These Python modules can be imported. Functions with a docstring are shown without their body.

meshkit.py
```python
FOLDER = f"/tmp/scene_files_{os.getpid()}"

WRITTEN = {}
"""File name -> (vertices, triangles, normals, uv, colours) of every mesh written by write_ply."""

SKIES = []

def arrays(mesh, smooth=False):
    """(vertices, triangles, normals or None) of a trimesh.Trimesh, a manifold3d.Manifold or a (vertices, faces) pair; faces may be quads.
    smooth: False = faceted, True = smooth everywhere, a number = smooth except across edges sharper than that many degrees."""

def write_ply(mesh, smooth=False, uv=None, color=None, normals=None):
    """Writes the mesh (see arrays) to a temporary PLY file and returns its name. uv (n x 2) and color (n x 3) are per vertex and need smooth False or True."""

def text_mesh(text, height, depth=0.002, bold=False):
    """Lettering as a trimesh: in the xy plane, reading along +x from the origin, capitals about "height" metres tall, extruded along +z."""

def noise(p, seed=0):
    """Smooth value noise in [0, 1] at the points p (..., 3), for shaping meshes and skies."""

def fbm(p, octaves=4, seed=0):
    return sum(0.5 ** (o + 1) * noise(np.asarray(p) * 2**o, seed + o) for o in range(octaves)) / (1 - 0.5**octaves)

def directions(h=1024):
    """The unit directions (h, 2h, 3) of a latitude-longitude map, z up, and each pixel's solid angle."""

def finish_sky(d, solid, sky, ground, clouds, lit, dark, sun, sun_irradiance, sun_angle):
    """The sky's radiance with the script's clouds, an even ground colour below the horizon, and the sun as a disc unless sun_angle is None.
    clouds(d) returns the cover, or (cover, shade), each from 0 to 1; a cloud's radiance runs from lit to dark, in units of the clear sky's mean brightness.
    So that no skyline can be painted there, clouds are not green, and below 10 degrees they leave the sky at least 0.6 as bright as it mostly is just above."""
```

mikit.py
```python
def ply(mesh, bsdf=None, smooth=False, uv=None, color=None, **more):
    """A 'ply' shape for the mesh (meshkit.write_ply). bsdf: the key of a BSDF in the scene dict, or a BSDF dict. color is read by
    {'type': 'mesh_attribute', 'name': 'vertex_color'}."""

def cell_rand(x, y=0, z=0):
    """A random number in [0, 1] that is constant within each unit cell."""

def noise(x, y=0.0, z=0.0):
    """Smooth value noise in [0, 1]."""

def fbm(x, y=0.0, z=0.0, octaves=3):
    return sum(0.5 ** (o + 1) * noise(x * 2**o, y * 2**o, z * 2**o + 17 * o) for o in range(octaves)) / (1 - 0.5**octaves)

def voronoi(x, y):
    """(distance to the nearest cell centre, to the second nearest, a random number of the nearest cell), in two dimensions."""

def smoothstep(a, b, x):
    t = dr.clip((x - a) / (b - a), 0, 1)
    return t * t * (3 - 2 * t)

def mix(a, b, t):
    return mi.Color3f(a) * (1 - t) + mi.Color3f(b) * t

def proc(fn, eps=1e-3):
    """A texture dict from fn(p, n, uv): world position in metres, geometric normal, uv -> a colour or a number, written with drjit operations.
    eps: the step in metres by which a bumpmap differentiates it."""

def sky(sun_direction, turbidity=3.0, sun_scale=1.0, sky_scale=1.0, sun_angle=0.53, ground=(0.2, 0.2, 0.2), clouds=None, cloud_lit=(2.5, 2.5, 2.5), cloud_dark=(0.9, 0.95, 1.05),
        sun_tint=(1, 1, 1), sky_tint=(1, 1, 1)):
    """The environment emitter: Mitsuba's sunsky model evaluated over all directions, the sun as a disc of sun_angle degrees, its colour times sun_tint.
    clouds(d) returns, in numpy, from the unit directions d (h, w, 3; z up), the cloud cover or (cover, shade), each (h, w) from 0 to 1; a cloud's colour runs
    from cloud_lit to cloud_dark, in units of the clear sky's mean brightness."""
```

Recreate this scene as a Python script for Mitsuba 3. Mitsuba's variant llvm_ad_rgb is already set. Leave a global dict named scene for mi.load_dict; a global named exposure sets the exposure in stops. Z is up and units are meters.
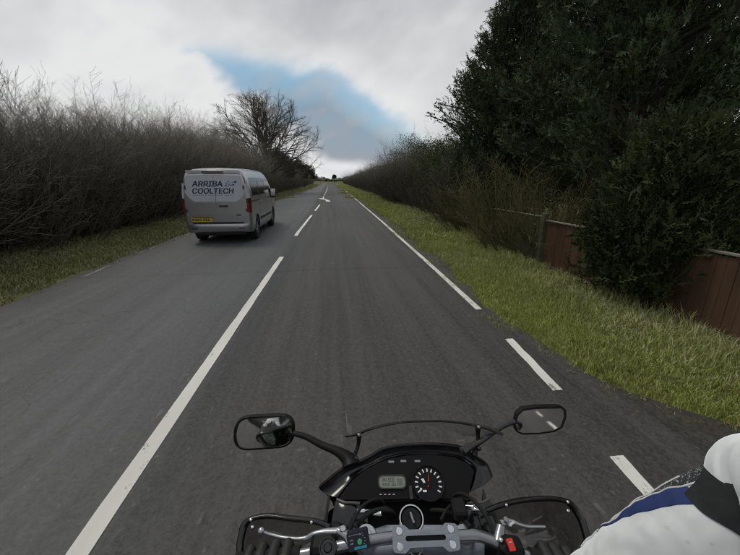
import math, random
import numpy as np, trimesh, manifold3d
import drjit as dr, mitsuba as mi
import mikit, meshkit
from mikit import noise, fbm, voronoi, cell_rand, smoothstep, mix, proc
from shapely.geometry import Polygon, box as sbox

T = mi.ScalarTransform4f
scene, labels = {}, {}

# ------------------------------------------------------------------ camera, sky, exposure
EYE = 1.58
YAW, PITCH = math.radians(6.832), math.radians(15.98)
look = np.array([math.sin(YAW) * math.cos(PITCH), math.cos(YAW) * math.cos(PITCH), -math.sin(PITCH)])
scene['camera'] = {'type': 'perspective', 'fov': 95.34, 'fov_axis': 'x', 'near_clip': 0.02, 'far_clip': 6000.0,
                   'to_world': T().look_at(origin=[0, 0, EYE], target=[float(look[0]), float(look[1]), EYE + float(look[2])], up=[0, 0, 1])}

HOLE = np.array([(-17.5, 17.3), (-10.4, 18.3), (-3.5, 17.2), (2.3, 15.6), (8.4, 12.6), (13.1, 9.2), (18.5, 4.6), (24, 1.5), (26, -3), (2, -3), (-0.5, 3.2), (-3.2, 5.4), (-6.2, 8.0), (-8.8, 10.2), (-12.0, 12.8)])


def clouds(d):
    az, el = np.degrees(np.arctan2(d[..., 0], d[..., 1])), np.degrees(np.arcsin(np.clip(d[..., 2], -1, 1)))
    n1 = meshkit.noise(np.stack([az / 9, el / 5, az * 0], -1), 3) + 0.5 * meshkit.noise(np.stack([az / 4, el / 2.2, az * 0], -1), 4) + 0.25 * meshkit.noise(np.stack([az / 1.7, el / 1.0, az * 0], -1), 5)
    n1 = n1 / 1.75 - 0.5
    u, v = az * 0.86 + el * 0.5, el * 0.86 - az * 0.5                     # wisps drawn out along the break
    fine = sum(0.5 ** k * (meshkit.noise(np.stack([u * 0.22 * 2 ** k, v * 0.55 * 2 ** k, az * 0 + k], -1), 11 + k) - 0.5) for k in range(5))
    big = meshkit.noise(d * 2.3 + 7, 8) - 0.5
    px, py = az + 2.6 * n1 + 1.5 * fine + 0.4, el + 2.2 * n1 + 1.2 * fine + 0.6
    dist, inside = np.full(az.shape, 1e9), np.zeros(az.shape, bool)     # distance to the edge of the break in the cloud, in degrees
    for (x0, y0), (x1, y1) in zip(HOLE, np.roll(HOLE, -1, 0)):
        ex, ey = x1 - x0, y1 - y0
        t = np.clip(((px - x0) * ex + (py - y0) * ey) / (ex * ex + ey * ey), 0, 1)
        dist = np.minimum(dist, np.hypot(px - x0 - t * ex, py - y0 - t * ey))
        inside ^= ((y0 > py) != (y1 > py)) & (px < (x1 - x0) * (py - y0) / (y1 - y0 + 1e-12) + x0)
    sd = np.where(inside, dist, -dist)
    hole = np.clip((sd + 1.6) / 4.0, 0, 1)
    hole = hole * hole * (3 - 2 * hole)
    low = np.clip((10.5 - el) / 8.5, 0, 1)                                 # the break fills with a grey bank towards the horizon
    # overcast: white low down to the left, greyer overhead
    glow = np.exp(-((az + 14) / 34) ** 2) * np.exp(-((el - 9) / 13) ** 2)
    shade = np.clip(0.34 - 0.50 * glow + 0.22 * np.clip((el - 12) / 20, 0, 1) + 0.35 * n1 + 0.3 * big, 0, 1)
    strip = np.exp(-((el - 2.4 + 0.02 * az - 1.2 * n1) / 0.9) ** 2) * np.exp(-((az - 1) / 9) ** 2)
    bank = np.clip(0.90 + 0.45 * n1 + 0.25 * fine - 0.8 * strip, 0, 1)
    upper = 1 - np.clip((17.0 - 0.70 * np.maximum(az, 0) - py) / 6.0, 0, 1)             # clear blue along the upper edge, a dusky bank below
    thin = hole * np.clip(0.20 + 0.54 * upper + 0.22 * fine, 0, 1) * (1 - 0.8 * low)
    cover = 1 - thin
    shade = np.clip(shade - 0.10 * fine, 0, 1) * (1 - hole) + np.clip((bank - 0.30 * upper) * (1 - 0.85 * upper * np.exp(-np.clip(sd, 0, 20) / 2.2)), 0, 1) * hole
    return cover, shade


SUN = (-0.36, 0.28, 0.89)
scene['sky_light'] = mikit.sky(SUN, turbidity=3.0, sun_scale=0.20, sun_angle=18, sky_scale=1.0, clouds=clouds, ground=(0.10, 0.10, 0.09),
                               cloud_lit=(2.50, 2.51, 2.51), cloud_dark=(0.62, 0.68, 0.82), sky_tint=(0.74, 1.0, 0.88), sun_tint=(0.88, 1.0, 1.12))
exposure = 2.0

# ------------------------------------------------------------------ helpers


def number(key):
    if key not in scene and key not in labels:
        return key
    k = 1
    while f'{key}_{k:03d}' in scene or f'{key}_{k:03d}' in labels:
        k += 1
    return f'{key}_{k:03d}'


def tag(key, label=None, cat=None, group=None, kind=None):
    d = {k: v for k, v in (('label', label), ('category', cat), ('group', group), ('kind', kind)) if v}
    labels[key] = {**labels.get(key, {}), **d}
    return key


def thing(name, label, cat, group=None):
    return tag(number(name), label, cat, group)


def put(name, mesh, bsdf, parent=None, smooth=False, to_world=None, label=None, color=None, kind=None, uv=None):
    key = number(f'{parent}__{name}' if parent else name)
    scene[key] = mikit.ply(mesh, bsdf, smooth=smooth, color=color, uv=uv)
    if to_world is not None:
        scene[key]['to_world'] = to_world
    if label or kind:
        tag(key, label, kind=kind)
    return key


def cat(ms):
    vs, fs, n = [], [], 0
    for m in ms:
        v, f = (m.vertices, m.faces) if hasattr(m, 'faces') else m
        v, f = np.asarray(v, float), np.asarray(f, int)
        vs.append(v); fs.append(f + n); n += len(v)
    return np.vstack(vs), np.vstack(fs)


def tm(m):
    return m if isinstance(m, trimesh.Trimesh) else trimesh.Trimesh(np.asarray(m[0]), np.asarray(m[1]), process=False)


def box(x0, x1, y0, y1, z0, z1, b=0.0):
    """Box with chamfered edges, as the hull of its bevel corners."""
    if b <= 0:
        m = trimesh.creation.box((x1 - x0, y1 - y0, z1 - z0))
        m.apply_translation(((x0 + x1) / 2, (y0 + y1) / 2, (z0 + z1) / 2))
        return m
    p = []
    for x, sx in ((x0, 1), (x1, -1)):
        for y, sy in ((y0, 1), (y1, -1)):
            for z, sz in ((z0, 1), (z1, -1)):
                p += [(x + sx * b, y + sy * b, z), (x + sx * b, y, z + sz * b), (x, y + sy * b, z + sz * b)]
    return trimesh.convex.convex_hull(np.array(p))


def tubes(P, R, sides=3):
    """K polylines of N points each as K thin tubes: P (K,N,3), R (K,N)."""
    P, R = np.asarray(P, float), np.asarray(R, float)
    K, N, _ = P.shape
    t = np.gradient(P, axis=1)
    t /= np.linalg.norm(t, axis=2, keepdims=True) + 1e-12
    ref = np.where(np.abs(t[:, :1, 2:]) < 0.8, [0, 0, 1.0], [1.0, 0, 0])
    a = np.cross(t, ref); a /= np.linalg.norm(a, axis=2, keepdims=True) + 1e-12
    b = np.cross(t, a)
    ang = np.arange(sides) * 2 * np.pi / sides
    v = P[:, :, None] + R[:, :, None, None] * (np.cos(ang)[:, None] * a[:, :, None] + np.sin(ang)[:, None] * b[:, :, None])
    k, i, j = np.meshgrid(np.arange(K), np.arange(N - 1), np.arange(sides), indexing='ij')
    o = k * N * sides
    q = np.stack([o + i * sides + j, o + i * sides + (j + 1) % sides, o + (i + 1) * sides + (j + 1) % sides, o + (i + 1) * sides + j], -1).reshape(-1, 4)
    return v.reshape(-1, 3), np.vstack([q[:, [0, 1, 2]], q[:, [0, 2, 3]]])


def tube(pts, r, sides=10, smooth_n=0, flat=None):
    """One capped tube through pts; smooth_n: points of a spline through them; flat: (axis, factor) squashes the section along an axis."""
    pts = np.asarray(pts, float)
    r = np.broadcast_to(np.asarray(r, float), (len(pts),))
    if smooth_n:
        s = np.r_[0, np.cumsum(np.linalg.norm(np.diff(pts, axis=0), axis=1))]
        from scipy.interpolate import PchipInterpolator
        u = np.linspace(0, s[-1], smooth_n)
        pts, r = PchipInterpolator(s, pts)(u), PchipInterpolator(s, r)(u)
    v, f = tubes(pts[None], r[None], sides)
    v = v.reshape(len(pts), sides, 3)
    if flat is not None:
        ax, k = np.asarray(flat[0], float), flat[1]
        ax /= np.linalg.norm(ax)
        off = v - pts[:, None]
        v = pts[:, None] + off - (off @ ax)[..., None] * ax * (1 - k)
    v = v.reshape(-1, 3)
    n = len(v)
    v = np.vstack([v, pts[0], pts[-1]])
    j = np.arange(sides)
    e = n - sides
    f = np.vstack([f, np.stack([(j + 1) % sides, j, j * 0 + n], 1), np.stack([e + j, e + (j + 1) % sides, j * 0 + n + 1], 1)])
    m = trimesh.Trimesh(v, f, process=False)
    m.fix_normals()
    return m


def grid_faces(a, b):
    i, j = np.meshgrid(np.arange(a - 1), np.arange(b - 1), indexing='ij')
    q = np.stack([i * b + j, (i + 1) * b + j, (i + 1) * b + j + 1, i * b + j + 1], -1).reshape(-1, 4)
    return np.vstack([q[:, [0, 1, 2]], q[:, [0, 2, 3]]])


def shell(G0, G1):
    """A closed slab between two (a,b,3) grids."""
    a, b, _ = G0.shape
    f = grid_faces(a, b)
    n = a * b
    idx = np.arange(n).reshape(a, b)
    ring = np.r_[idx[0, :], idx[1:, -1], idx[-1, -2::-1], idx[-2:0:-1, 0]]
    nx = np.roll(ring, -1)
    fs = np.vstack([f, f[:, ::-1] + n, np.stack([ring, nx, nx + n], 1), np.stack([ring, nx + n, ring + n], 1)])
    m = trimesh.Trimesh(np.vstack([G0.reshape(-1, 3), G1.reshape(-1, 3)]), fs, process=False)
    m.fix_normals()
    return m


def refine(rows, na, nb):
    """Smooth (na,nb,3) grid through coarse control rows."""
    from scipy.interpolate import PchipInterpolator
    G = np.asarray(rows, float)
    G = PchipInterpolator(np.linspace(0, 1, G.shape[1]), G, axis=1)(np.linspace(0, 1, nb))
    return PchipInterpolator(np.linspace(0, 1, G.shape[0]), G, axis=0)(np.linspace(0, 1, na))


def normals_of(G):
    n = np.cross(np.gradient(G, axis=0), np.gradient(G, axis=1))
    return n / (np.linalg.norm(n, axis=2, keepdims=True) + 1e-12)


def solid(G, d):
    return shell(G, G + normals_of(G) * d)


def plate(poly, d, frame):
    """A shapely polygon extruded by d; frame (origin, ex, ey): the outline's axes; the extrusion goes along ex x ey."""
    o, ex, ey = (np.asarray(v, float) for v in frame)
    m = trimesh.creation.extrude_polygon(poly, d, engine='earcut')
    v = np.asarray(m.vertices)
    m.vertices = o + v[:, :1] * ex + v[:, 1:2] * ey + v[:, 2:] * np.cross(ex, ey)
    m.fix_normals()
    return m


def rrect(x0, x1, y0, y1, r):
    return sbox(x0 + r, y0 + r, x1 - r, y1 - r).buffer(r, quad_segs=5)


def lathe(profile, n=32, axis='z', loc=(0, 0, 0), direction=None):
    m = trimesh.creation.revolve(np.array(profile), sections=n)
    if direction is not None:
        m.apply_transform(trimesh.geometry.align_vectors([0, 0, 1], np.asarray(direction, float) / np.linalg.norm(direction)))
    m.apply_translation(loc)
    return m


def fix(m):
    m = tm(m); m.fix_normals(); return m


# ------------------------------------------------------------------ materials
def mat(key, color, rough=0.6, metallic=0.0, spec=0.5, **more):
    c = {'type': 'rgb', 'value': list(color)} if isinstance(color, (tuple, list)) else color
    scene[key] = {'type': 'twosided', 'bsdf': {'type': 'principled', 'base_color': c, 'roughness': rough, 'metallic': metallic, 'specular': spec, **more}}


def track(x, c, w):
    return dr.exp(-dr.square((x - c) / w))


def asphalt(p, n, uv):
    y2 = p.y
    lane = 0.16 * track(p.x, -3.6, .35) + 0.16 * track(p.x, -1.95, .35) + 0.10 * track(p.x, -0.35, .3) + 0.10 * track(p.x, 1.05, .3)
    left = smoothstep(-0.9, -1.2, p.x)
    streak = noise(p.x * 9, y2 * 0.22, 1) - 0.5 + 0.7 * (noise(p.x * 34, y2 * 0.8, 2) - 0.5)
    blotch = fbm(p.x * 0.7, y2 * 0.25, 5) - 0.5
    fine = noise(p.x * 160, y2 * 160, 3) - 0.5
    agg = noise(p.x * 55, y2 * 55, 8) - 0.5
    grit = smoothstep(0.90, 0.99, noise(p.x * 30, y2 * 22, 9))
    fleck = smoothstep(0.93, 0.985, noise(p.x * 42, y2 * 3.2, 21)) * smoothstep(0.6, 0.8, noise(p.x * 1.3, y2 * 0.9, 23))
    joint = track(p.x + 0.05 * noise(y2 * 1.5, 4), 0.28, 0.025) * 0.12
    seam = track(y2 + 0.1 * noise(p.x * 2, 6), 6.1, 0.05) * 0.25
    c1, c2, cr = voronoi(p.x * 0.45 + 0.5 * noise(p.x * 2.2, y2 * 2.2, 31), y2 * 0.16 + 0.25 * noise(p.x * 2.4, y2 * 2.4, 32))
    crack = smoothstep(0.012, 0.0, c2 - c1) * smoothstep(0.42, 0.62, noise(p.x * 0.5, y2 * 0.3, 33)) * 0.45
    seam = seam + crack
    edge = smoothstep(1.9, 2.6, p.x) * 0.3
    v = 0.046 * (1 + lane + 0.75 * left + 0.42 * streak + 0.45 * blotch + 0.55 * fine + 0.5 * agg - joint - seam - edge) + 0.04 * grit + 0.06 * fleck
    warm = smoothstep(-1.0, -0.4, p.x)
    mud = smoothstep(1.95, 2.5, p.x - 0.012 * y2) * smoothstep(0.35, 0.65, fbm(p.x * 3, y2 * 1.6, 41)) * 0.6 + smoothstep(-4.0, -4.4, p.x) * 0.5
    return mix(mix((0.98, 1.0, 1.03), (1.06, 1.0, 0.95), warm) * v, mi.Color3f(0.062, 0.050, 0.036) * (0.7 + 0.6 * agg), dr.clip(mud, 0, 1))


mat('asphalt', proc(asphalt), 0.62, spec=0.45)


def paint(p, n, uv):
    w = fbm(p.x * 18, p.y * 7, 3)
    g = noise(p.x * 140, p.y * 140, 5)
    wear = smoothstep(0.33, 0.18, w * 0.75 + g * 0.25)
    return mix((0.66, 0.65, 0.60), (0.18, 0.17, 0.16), wear * 0.9) * (0.86 + 0.28 * noise(p.x * 6, p.y * 2, 7))


mat('road_paint', proc(paint), 0.6)
mat('worn_paint', proc(lambda p, n, uv: mix((0.22, 0.22, 0.205), (0.075, 0.075, 0.075), smoothstep(0.70, 0.42, fbm(p.x * 25, p.y * 6, 3)))), 0.7)


def soil(p, n, uv):
    a = fbm(p.x * 0.9, p.y * 0.5, 2)
    b = fbm(p.x * 7, p.y * 5, 8)
    right = smoothstep(0, 1, p.x)
    g = mix((0.115, 0.118, 0.052), (0.105, 0.125, 0.036), right)
    return mix(g, (0.062, 0.055, 0.038), smoothstep(0.40, 0.66, a * 0.5 + b * 0.5)) * (0.6 + 0.8 * b)


mat('turf', proc(soil), 0.95, spec=0.1)


def blade(p, n, uv):
    a = fbm(p.x * 0.8, p.y * 0.45, 2)
    b = noise(p.x * 40, p.y * 40, 8)
    right = smoothstep(0, 1, p.x)
    far = smoothstep(2.9, 3.7, p.x - 0.02 * p.y)                   # rank straw-coloured growth along the fence and hedge foot
    green = mix((0.215, 0.225, 0.100), (0.325, 0.365, 0.085), right * (0.55 + 0.45 * noise(p.x * 2, p.y * 1.2, 4)))
    straw = mix((0.27, 0.245, 0.155), (0.38, 0.375, 0.22), right)
    return mix(green, straw, dr.clip(smoothstep(0.55, 0.78, a * 0.4 + b * 0.6) + 0.38 * far * b, 0, 1)) * (0.7 + 0.6 * b)


scene['grass_blade'] = {'type': 'twosided', 'bsdf': {'type': 'principled', 'base_color': proc(blade), 'roughness': 0.7, 'specular': 0.25}}


def bark(p, n, uv):
    return mix((0.052, 0.046, 0.038), (0.105, 0.094, 0.078), fbm(p.x * 5, p.y * 5, p.z * 1.3))


mat('bark', proc(bark), 0.9, spec=0.2)


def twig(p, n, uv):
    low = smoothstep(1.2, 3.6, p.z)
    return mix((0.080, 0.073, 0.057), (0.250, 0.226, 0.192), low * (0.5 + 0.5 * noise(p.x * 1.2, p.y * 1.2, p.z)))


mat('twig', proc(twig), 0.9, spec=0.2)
mat('pale_twig', proc(lambda p, n, uv: mix((0.070, 0.066, 0.030), (0.170, 0.152, 0.078), noise(p.x * 3, p.y * 3, p.z * 3))), 0.9, spec=0.2)


def leafmat(key, a, b, s):
    scene[key] = {'type': 'twosided', 'bsdf': {'type': 'principled', 'base_color': proc(lambda p, n, uv: mix(a, b, noise(p.x * s, p.y * s, p.z * s) * 0.6 + 0.4 * noise(p.x * 23, p.y * 23, p.z * 23))), 'roughness': 0.7, 'specular': 0.12}}


leafmat('conifer_leaf', (0.022, 0.038, 0.022), (0.088, 0.118, 0.052), 1.5)
leafmat('olive_leaf', (0.018, 0.030, 0.014), (0.070, 0.086, 0.032), 2.0)
leafmat('shrub_leaf', (0.026, 0.042, 0.016), (0.085, 0.098, 0.030), 3.0)
leafmat('dark_leaf', (0.028, 0.038, 0.020), (0.076, 0.084, 0.042), 1.5)

mat('dead_leaf', proc(lambda p, n, uv: mix((0.055, 0.036, 0.020), (0.19, 0.125, 0.065), noise(p.x * 31, p.y * 31, 3))), 0.8)
mat('fence_wood', proc(lambda p, n, uv: mix((0.060, 0.035, 0.022), (0.125, 0.073, 0.046), fbm(p.y * 14, p.z * 1.6, 3) * 0.7 + 0.3 * cell_rand(p.y * 10 + 0.01, 4)) * (0.75 + 0.5 * noise(p.y * 5, p.z * 3, 8))), 0.8, spec=0.2)
mat('fence_cap', proc(lambda p, n, uv: mix((0.13, 0.118, 0.092), (0.28, 0.26, 0.215), fbm(p.y * 6, p.z * 20, 3))), 0.8, spec=0.2)
mat('concrete', proc(lambda p, n, uv: mix((0.09, 0.09, 0.055), (0.165, 0.16, 0.11), fbm(p.x * 20, p.y * 20, p.z * 12)) * (0.6 + 0.5 * noise(p.y * 3, p.z * 3))), 0.9, spec=0.2)
mat('mossy_wood', proc(lambda p, n, uv: mix((0.045, 0.046, 0.026), (0.085, 0.078, 0.048), fbm(p.y * 10, p.z * 4, 3))), 0.9, spec=0.2)

# vehicle materials
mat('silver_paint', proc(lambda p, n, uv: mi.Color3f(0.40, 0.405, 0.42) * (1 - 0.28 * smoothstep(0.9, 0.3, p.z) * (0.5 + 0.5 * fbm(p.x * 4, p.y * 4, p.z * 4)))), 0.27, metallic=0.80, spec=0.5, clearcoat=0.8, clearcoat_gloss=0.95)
mat('white_film', (0.42, 0.445, 0.49), 0.35, clearcoat=0.4)
mat('navy_ink', (0.018, 0.024, 0.075), 0.5)
mat('sky_ink', (0.10, 0.22, 0.38), 0.5)
mat('grey_ink', (0.25, 0.26, 0.29), 0.5)
mat('black_plastic', proc(lambda p, n, uv: mi.Color3f(0.022, 0.022, 0.023) * (0.8 + 0.4 * noise(p.x * 30, p.y * 30, p.z * 30))), 0.5)
mat('tinted_glass', (0.012, 0.014, 0.016), 0.06, spec=0.8)
mat('red_lens', (0.16, 0.010, 0.012), 0.12, clearcoat=1.0)
mat('dark_red_lens', (0.06, 0.012, 0.014), 0.15, clearcoat=1.0)
mat('clear_lens', (0.52, 0.52, 0.55), 0.15, clearcoat=1.0)
mat('plate_yellow', (0.44, 0.33, 0.03), 0.4)
mat('tyre', (0.018, 0.018, 0.018), 0.85)
mat('alloy', (0.44, 0.45, 0.47), 0.32, metallic=0.85)
mat('chrome', (0.80, 0.80, 0.82), 0.10, metallic=1.0)
mat('gloss_black', proc(lambda p, n, uv: mix((0.004, 0.004, 0.005), (0.032, 0.031, 0.029), smoothstep(0.70, 0.92, noise(p.x * 260, p.y * 260, p.z * 260)) * smoothstep(0.40, 0.70, fbm(p.x * 26, p.y * 26, p.z * 26)))), 0.14, spec=0.45, clearcoat=0.8, clearcoat_gloss=0.95)
mat('matte_black', proc(lambda p, n, uv: mi.Color3f(0.007, 0.007, 0.008) * (0.75 + 0.5 * noise(p.x * 300, p.y * 300, p.z * 300))), 0.5, spec=0.25)
mat('smoke_plastic', (0.090, 0.087, 0.083), 0.35, spec=0.4)
mat('stalk_black', (0.02, 0.02, 0.022), 0.25, spec=0.6)
mat('rubber', (0.015, 0.015, 0.015), 0.8, spec=0.3)
mat('steel', (0.32, 0.33, 0.35), 0.28, metallic=0.9)
mat('brushed_alloy', proc(lambda p, n, uv: mi.Color3f(0.33, 0.355, 0.40) * (0.85 + 0.3 * noise(p.x * 40, p.y * 400, p.z * 400))), 0.38, metallic=0.8)
mat('lcd', (0.20, 0.225, 0.18), 0.2, clearcoat=0.6)
mat('lcd_ink', (0.07, 0.085, 0.07), 0.3)
mat('dial_white', (0.78, 0.78, 0.80), 0.5)
mat('dial_face', (0.004, 0.004, 0.005), 0.4, spec=0.25)
mat('panel_black', (0.0045, 0.0045, 0.005), 0.5, spec=0.2)
mat('signal_red', (0.62, 0.035, 0.03), 0.4)
mat('led_green', (0.10, 0.42, 0.24), 0.3)
mat('label_cyan', (0.03, 0.30, 0.46), 0.4)
mat('box_navy', (0.014, 0.017, 0.030), 0.4)
scene['mirror_glass'] = {'type': 'twosided', 'bsdf': {'type': 'roughconductor', 'material': 'Ag', 'alpha': 0.004, 'specular_reflectance': {'type': 'rgb', 'value': [0.85, 0.87, 0.90]}}}
scene['smoked_acrylic'] = {'type': 'thindielectric', 'int_ior': 1.4, 'specular_transmittance': {'type': 'rgb', 'value': [0.64, 0.64, 0.63]}}
scene['screen_acrylic'] = {'type': 'thindielectric', 'int_ior': 1.35, 'specular_transmittance': {'type': 'rgb', 'value': [0.74, 0.74, 0.73]}}

# rider materials


def cloth(p, n, uv):
    w = 0.5 + 0.5 * dr.sin(p.x * 2600) * dr.sin(p.y * 2600 + p.z * 1800)
    spot = smoothstep(0.80, 0.93, noise(p.x * 130, p.y * 130, p.z * 130)) * smoothstep(0.45, 0.7, noise(p.x * 28, p.y * 28, p.z * 28 + 4))
    return mix((0.78, 0.81, 0.82), (0.36, 0.36, 0.36), spot * 0.22) * (0.93 + 0.06 * w + 0.05 * fbm(p.x * 16, p.y * 16, p.z * 16))


mat('white_cloth', proc(cloth), 0.85, spec=0.2, sheen=0.3)
mat('blue_cloth', proc(lambda p, n, uv: mi.Color3f(0.030, 0.050, 0.150) * (0.8 + 0.4 * fbm(p.x * 60, p.y * 60, p.z * 60))), 0.8, spec=0.2)
mat('mesh_cloth', proc(lambda p, n, uv: mix((0.035, 0.036, 0.040), (0.34, 0.35, 0.37), smoothstep(0.58, 0.82, noise(p.x * 420, p.y * 420, p.z * 420)))), 0.8, spec=0.3)
mat('dark_cloth', proc(lambda p, n, uv: mi.Color3f(0.032, 0.033, 0.036) * (0.7 + 0.5 * fbm(p.x * 70, p.y * 70, p.z * 70))), 0.85, spec=0.2)
mat('piping', (0.66, 0.66, 0.64), 0.5)
mat('glove_leather', proc(lambda p, n, uv: mi.Color3f(0.020, 0.020, 0.021) * (0.6 + 0.9 * fbm(p.x * 90, p.y * 90, p.z * 90))), 0.55)
mat('trouser_cloth', (0.02, 0.021, 0.024), 0.85)
mat('helmet_shell', (0.70, 0.71, 0.72), 0.15, clearcoat=1.0)

# ------------------------------------------------------------------ setting: ground, road, markings
rng = np.random.default_rng(11)


def lerp_fn(xs, ys):
    return lambda y: np.interp(y, xs, ys)


road_left = lerp_fn([-60, 4, 8, 20, 80, 300], [-4.2, -4.27, -4.45, -4.47, -4.3, -3.2])
road_centre = lerp_fn([-60, 1, 7, 11, 17, 24, 52, 300], [-1.15, -1.15, -1.05, -1.0, -0.82, -0.62, -0.35, 1.2])
line_right = lerp_fn([-60, 1.2, 2.1, 3, 4, 5, 7, 14, 64, 300], [1.50, 1.62, 1.73, 1.81, 1.87, 1.90, 1.95, 2.12, 3.0, 6.2])
road_right = lerp_fn([-60, -6, -2, 0.6, 1.6, 1.8, 2.27, 2.84, 4.26, 6.4, 13.4, 82, 300], [2.3, 2.4, 3.0, 2.95, 2.72, 2.5, 2.24, 2.07, 2.08, 2.2, 2.44, 3.7, 7.0])


def strip_mesh(ys, fa, fb, z, nx=2):
    ys = np.asarray(ys, float)
    a, b = fa(ys), fb(ys)
    t = np.linspace(0, 1, nx)
    X = a[:, None] * (1 - t) + b[:, None] * t
    G = np.stack([X, np.broadcast_to(ys[:, None], X.shape), np.broadcast_to(z, X.shape)], -1)
    m = trimesh.Trimesh(G.reshape(-1, 3), grid_faces(len(ys), nx)[:, ::-1], process=False)
    if m.face_normals[:, 2].mean() < 0:
        m.invert()
    return m


def hill(x, y):
    d = np.hypot(x, y)
    verge = 0.10 * np.clip((np.abs(x + 1) - 4.2) / 1.5, 0, 1) * np.clip((d - 1) / 4, 0, 1)
    return -0.03 + verge * (x < 0) + 0.02 * (meshkit.noise(np.stack([x * 0.9, y * 0.9, x * 0], -1), 2) - 0.5) + np.clip((d - 320) / 900, 0, 1) * 6 * meshkit.noise(np.stack([x / 260, y / 260, x * 0], -1), 5)


gx = np.r_[-3000, -1500, -800, -400, -200, -100, -50, -30, np.arange(-20, 20.1, 0.5), 30, 50, 100, 200, 400, 800, 1500, 3000]
gy = np.r_[-1500, -600, -200, -100, -60, np.arange(-20, 40.1, 0.5), np.arange(42, 120, 4), 140, 180, 240, 320, 450, 700, 1200, 2000, 3500]
X, Y = np.meshgrid(gx, gy, indexing='ij')
Gd = np.stack([X, Y, hill(X, Y)], -1)
tag(put('ground', trimesh.Trimesh(Gd.reshape(-1, 3), grid_faces(len(gx), len(gy)), process=False), 'turf', smooth=True), kind='structure')
ys = np.r_[-60:-8:4, np.arange(-8, 20, 0.25), np.arange(20, 100, 2), np.arange(100, 301, 10)].astype(float)
wob = lambda f, s, a: (lambda y: f(y) + a * (meshkit.noise(np.stack([y * 1.7, y * 0 + s, y * 0], -1), 3) + 0.6 * meshkit.noise(np.stack([y * 5.3, y * 0 + s, y * 0], -1), 4) - 0.8))
tag(put('road', strip_mesh(ys, wob(road_left, 1, 0.10), wob(road_right, 7, 0.22), 0.004, 9), 'asphalt'), kind='structure')


def mark(y0, y1, f, w, name='centre_line', off=0.0, n=24, z=0.008, m='road_paint'):
    yy = np.linspace(y0, y1, n)
    jit = 0.008 * (meshkit.noise(np.stack([yy * 6, yy * 0 + y0, yy * 0], -1), 1) - 0.5)
    put(name, strip_mesh(yy, lambda y: f(y) + off - w / 2 + jit, lambda y: f(y) + off + w / 2 + jit[::-1], z), m, 'road')


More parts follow.
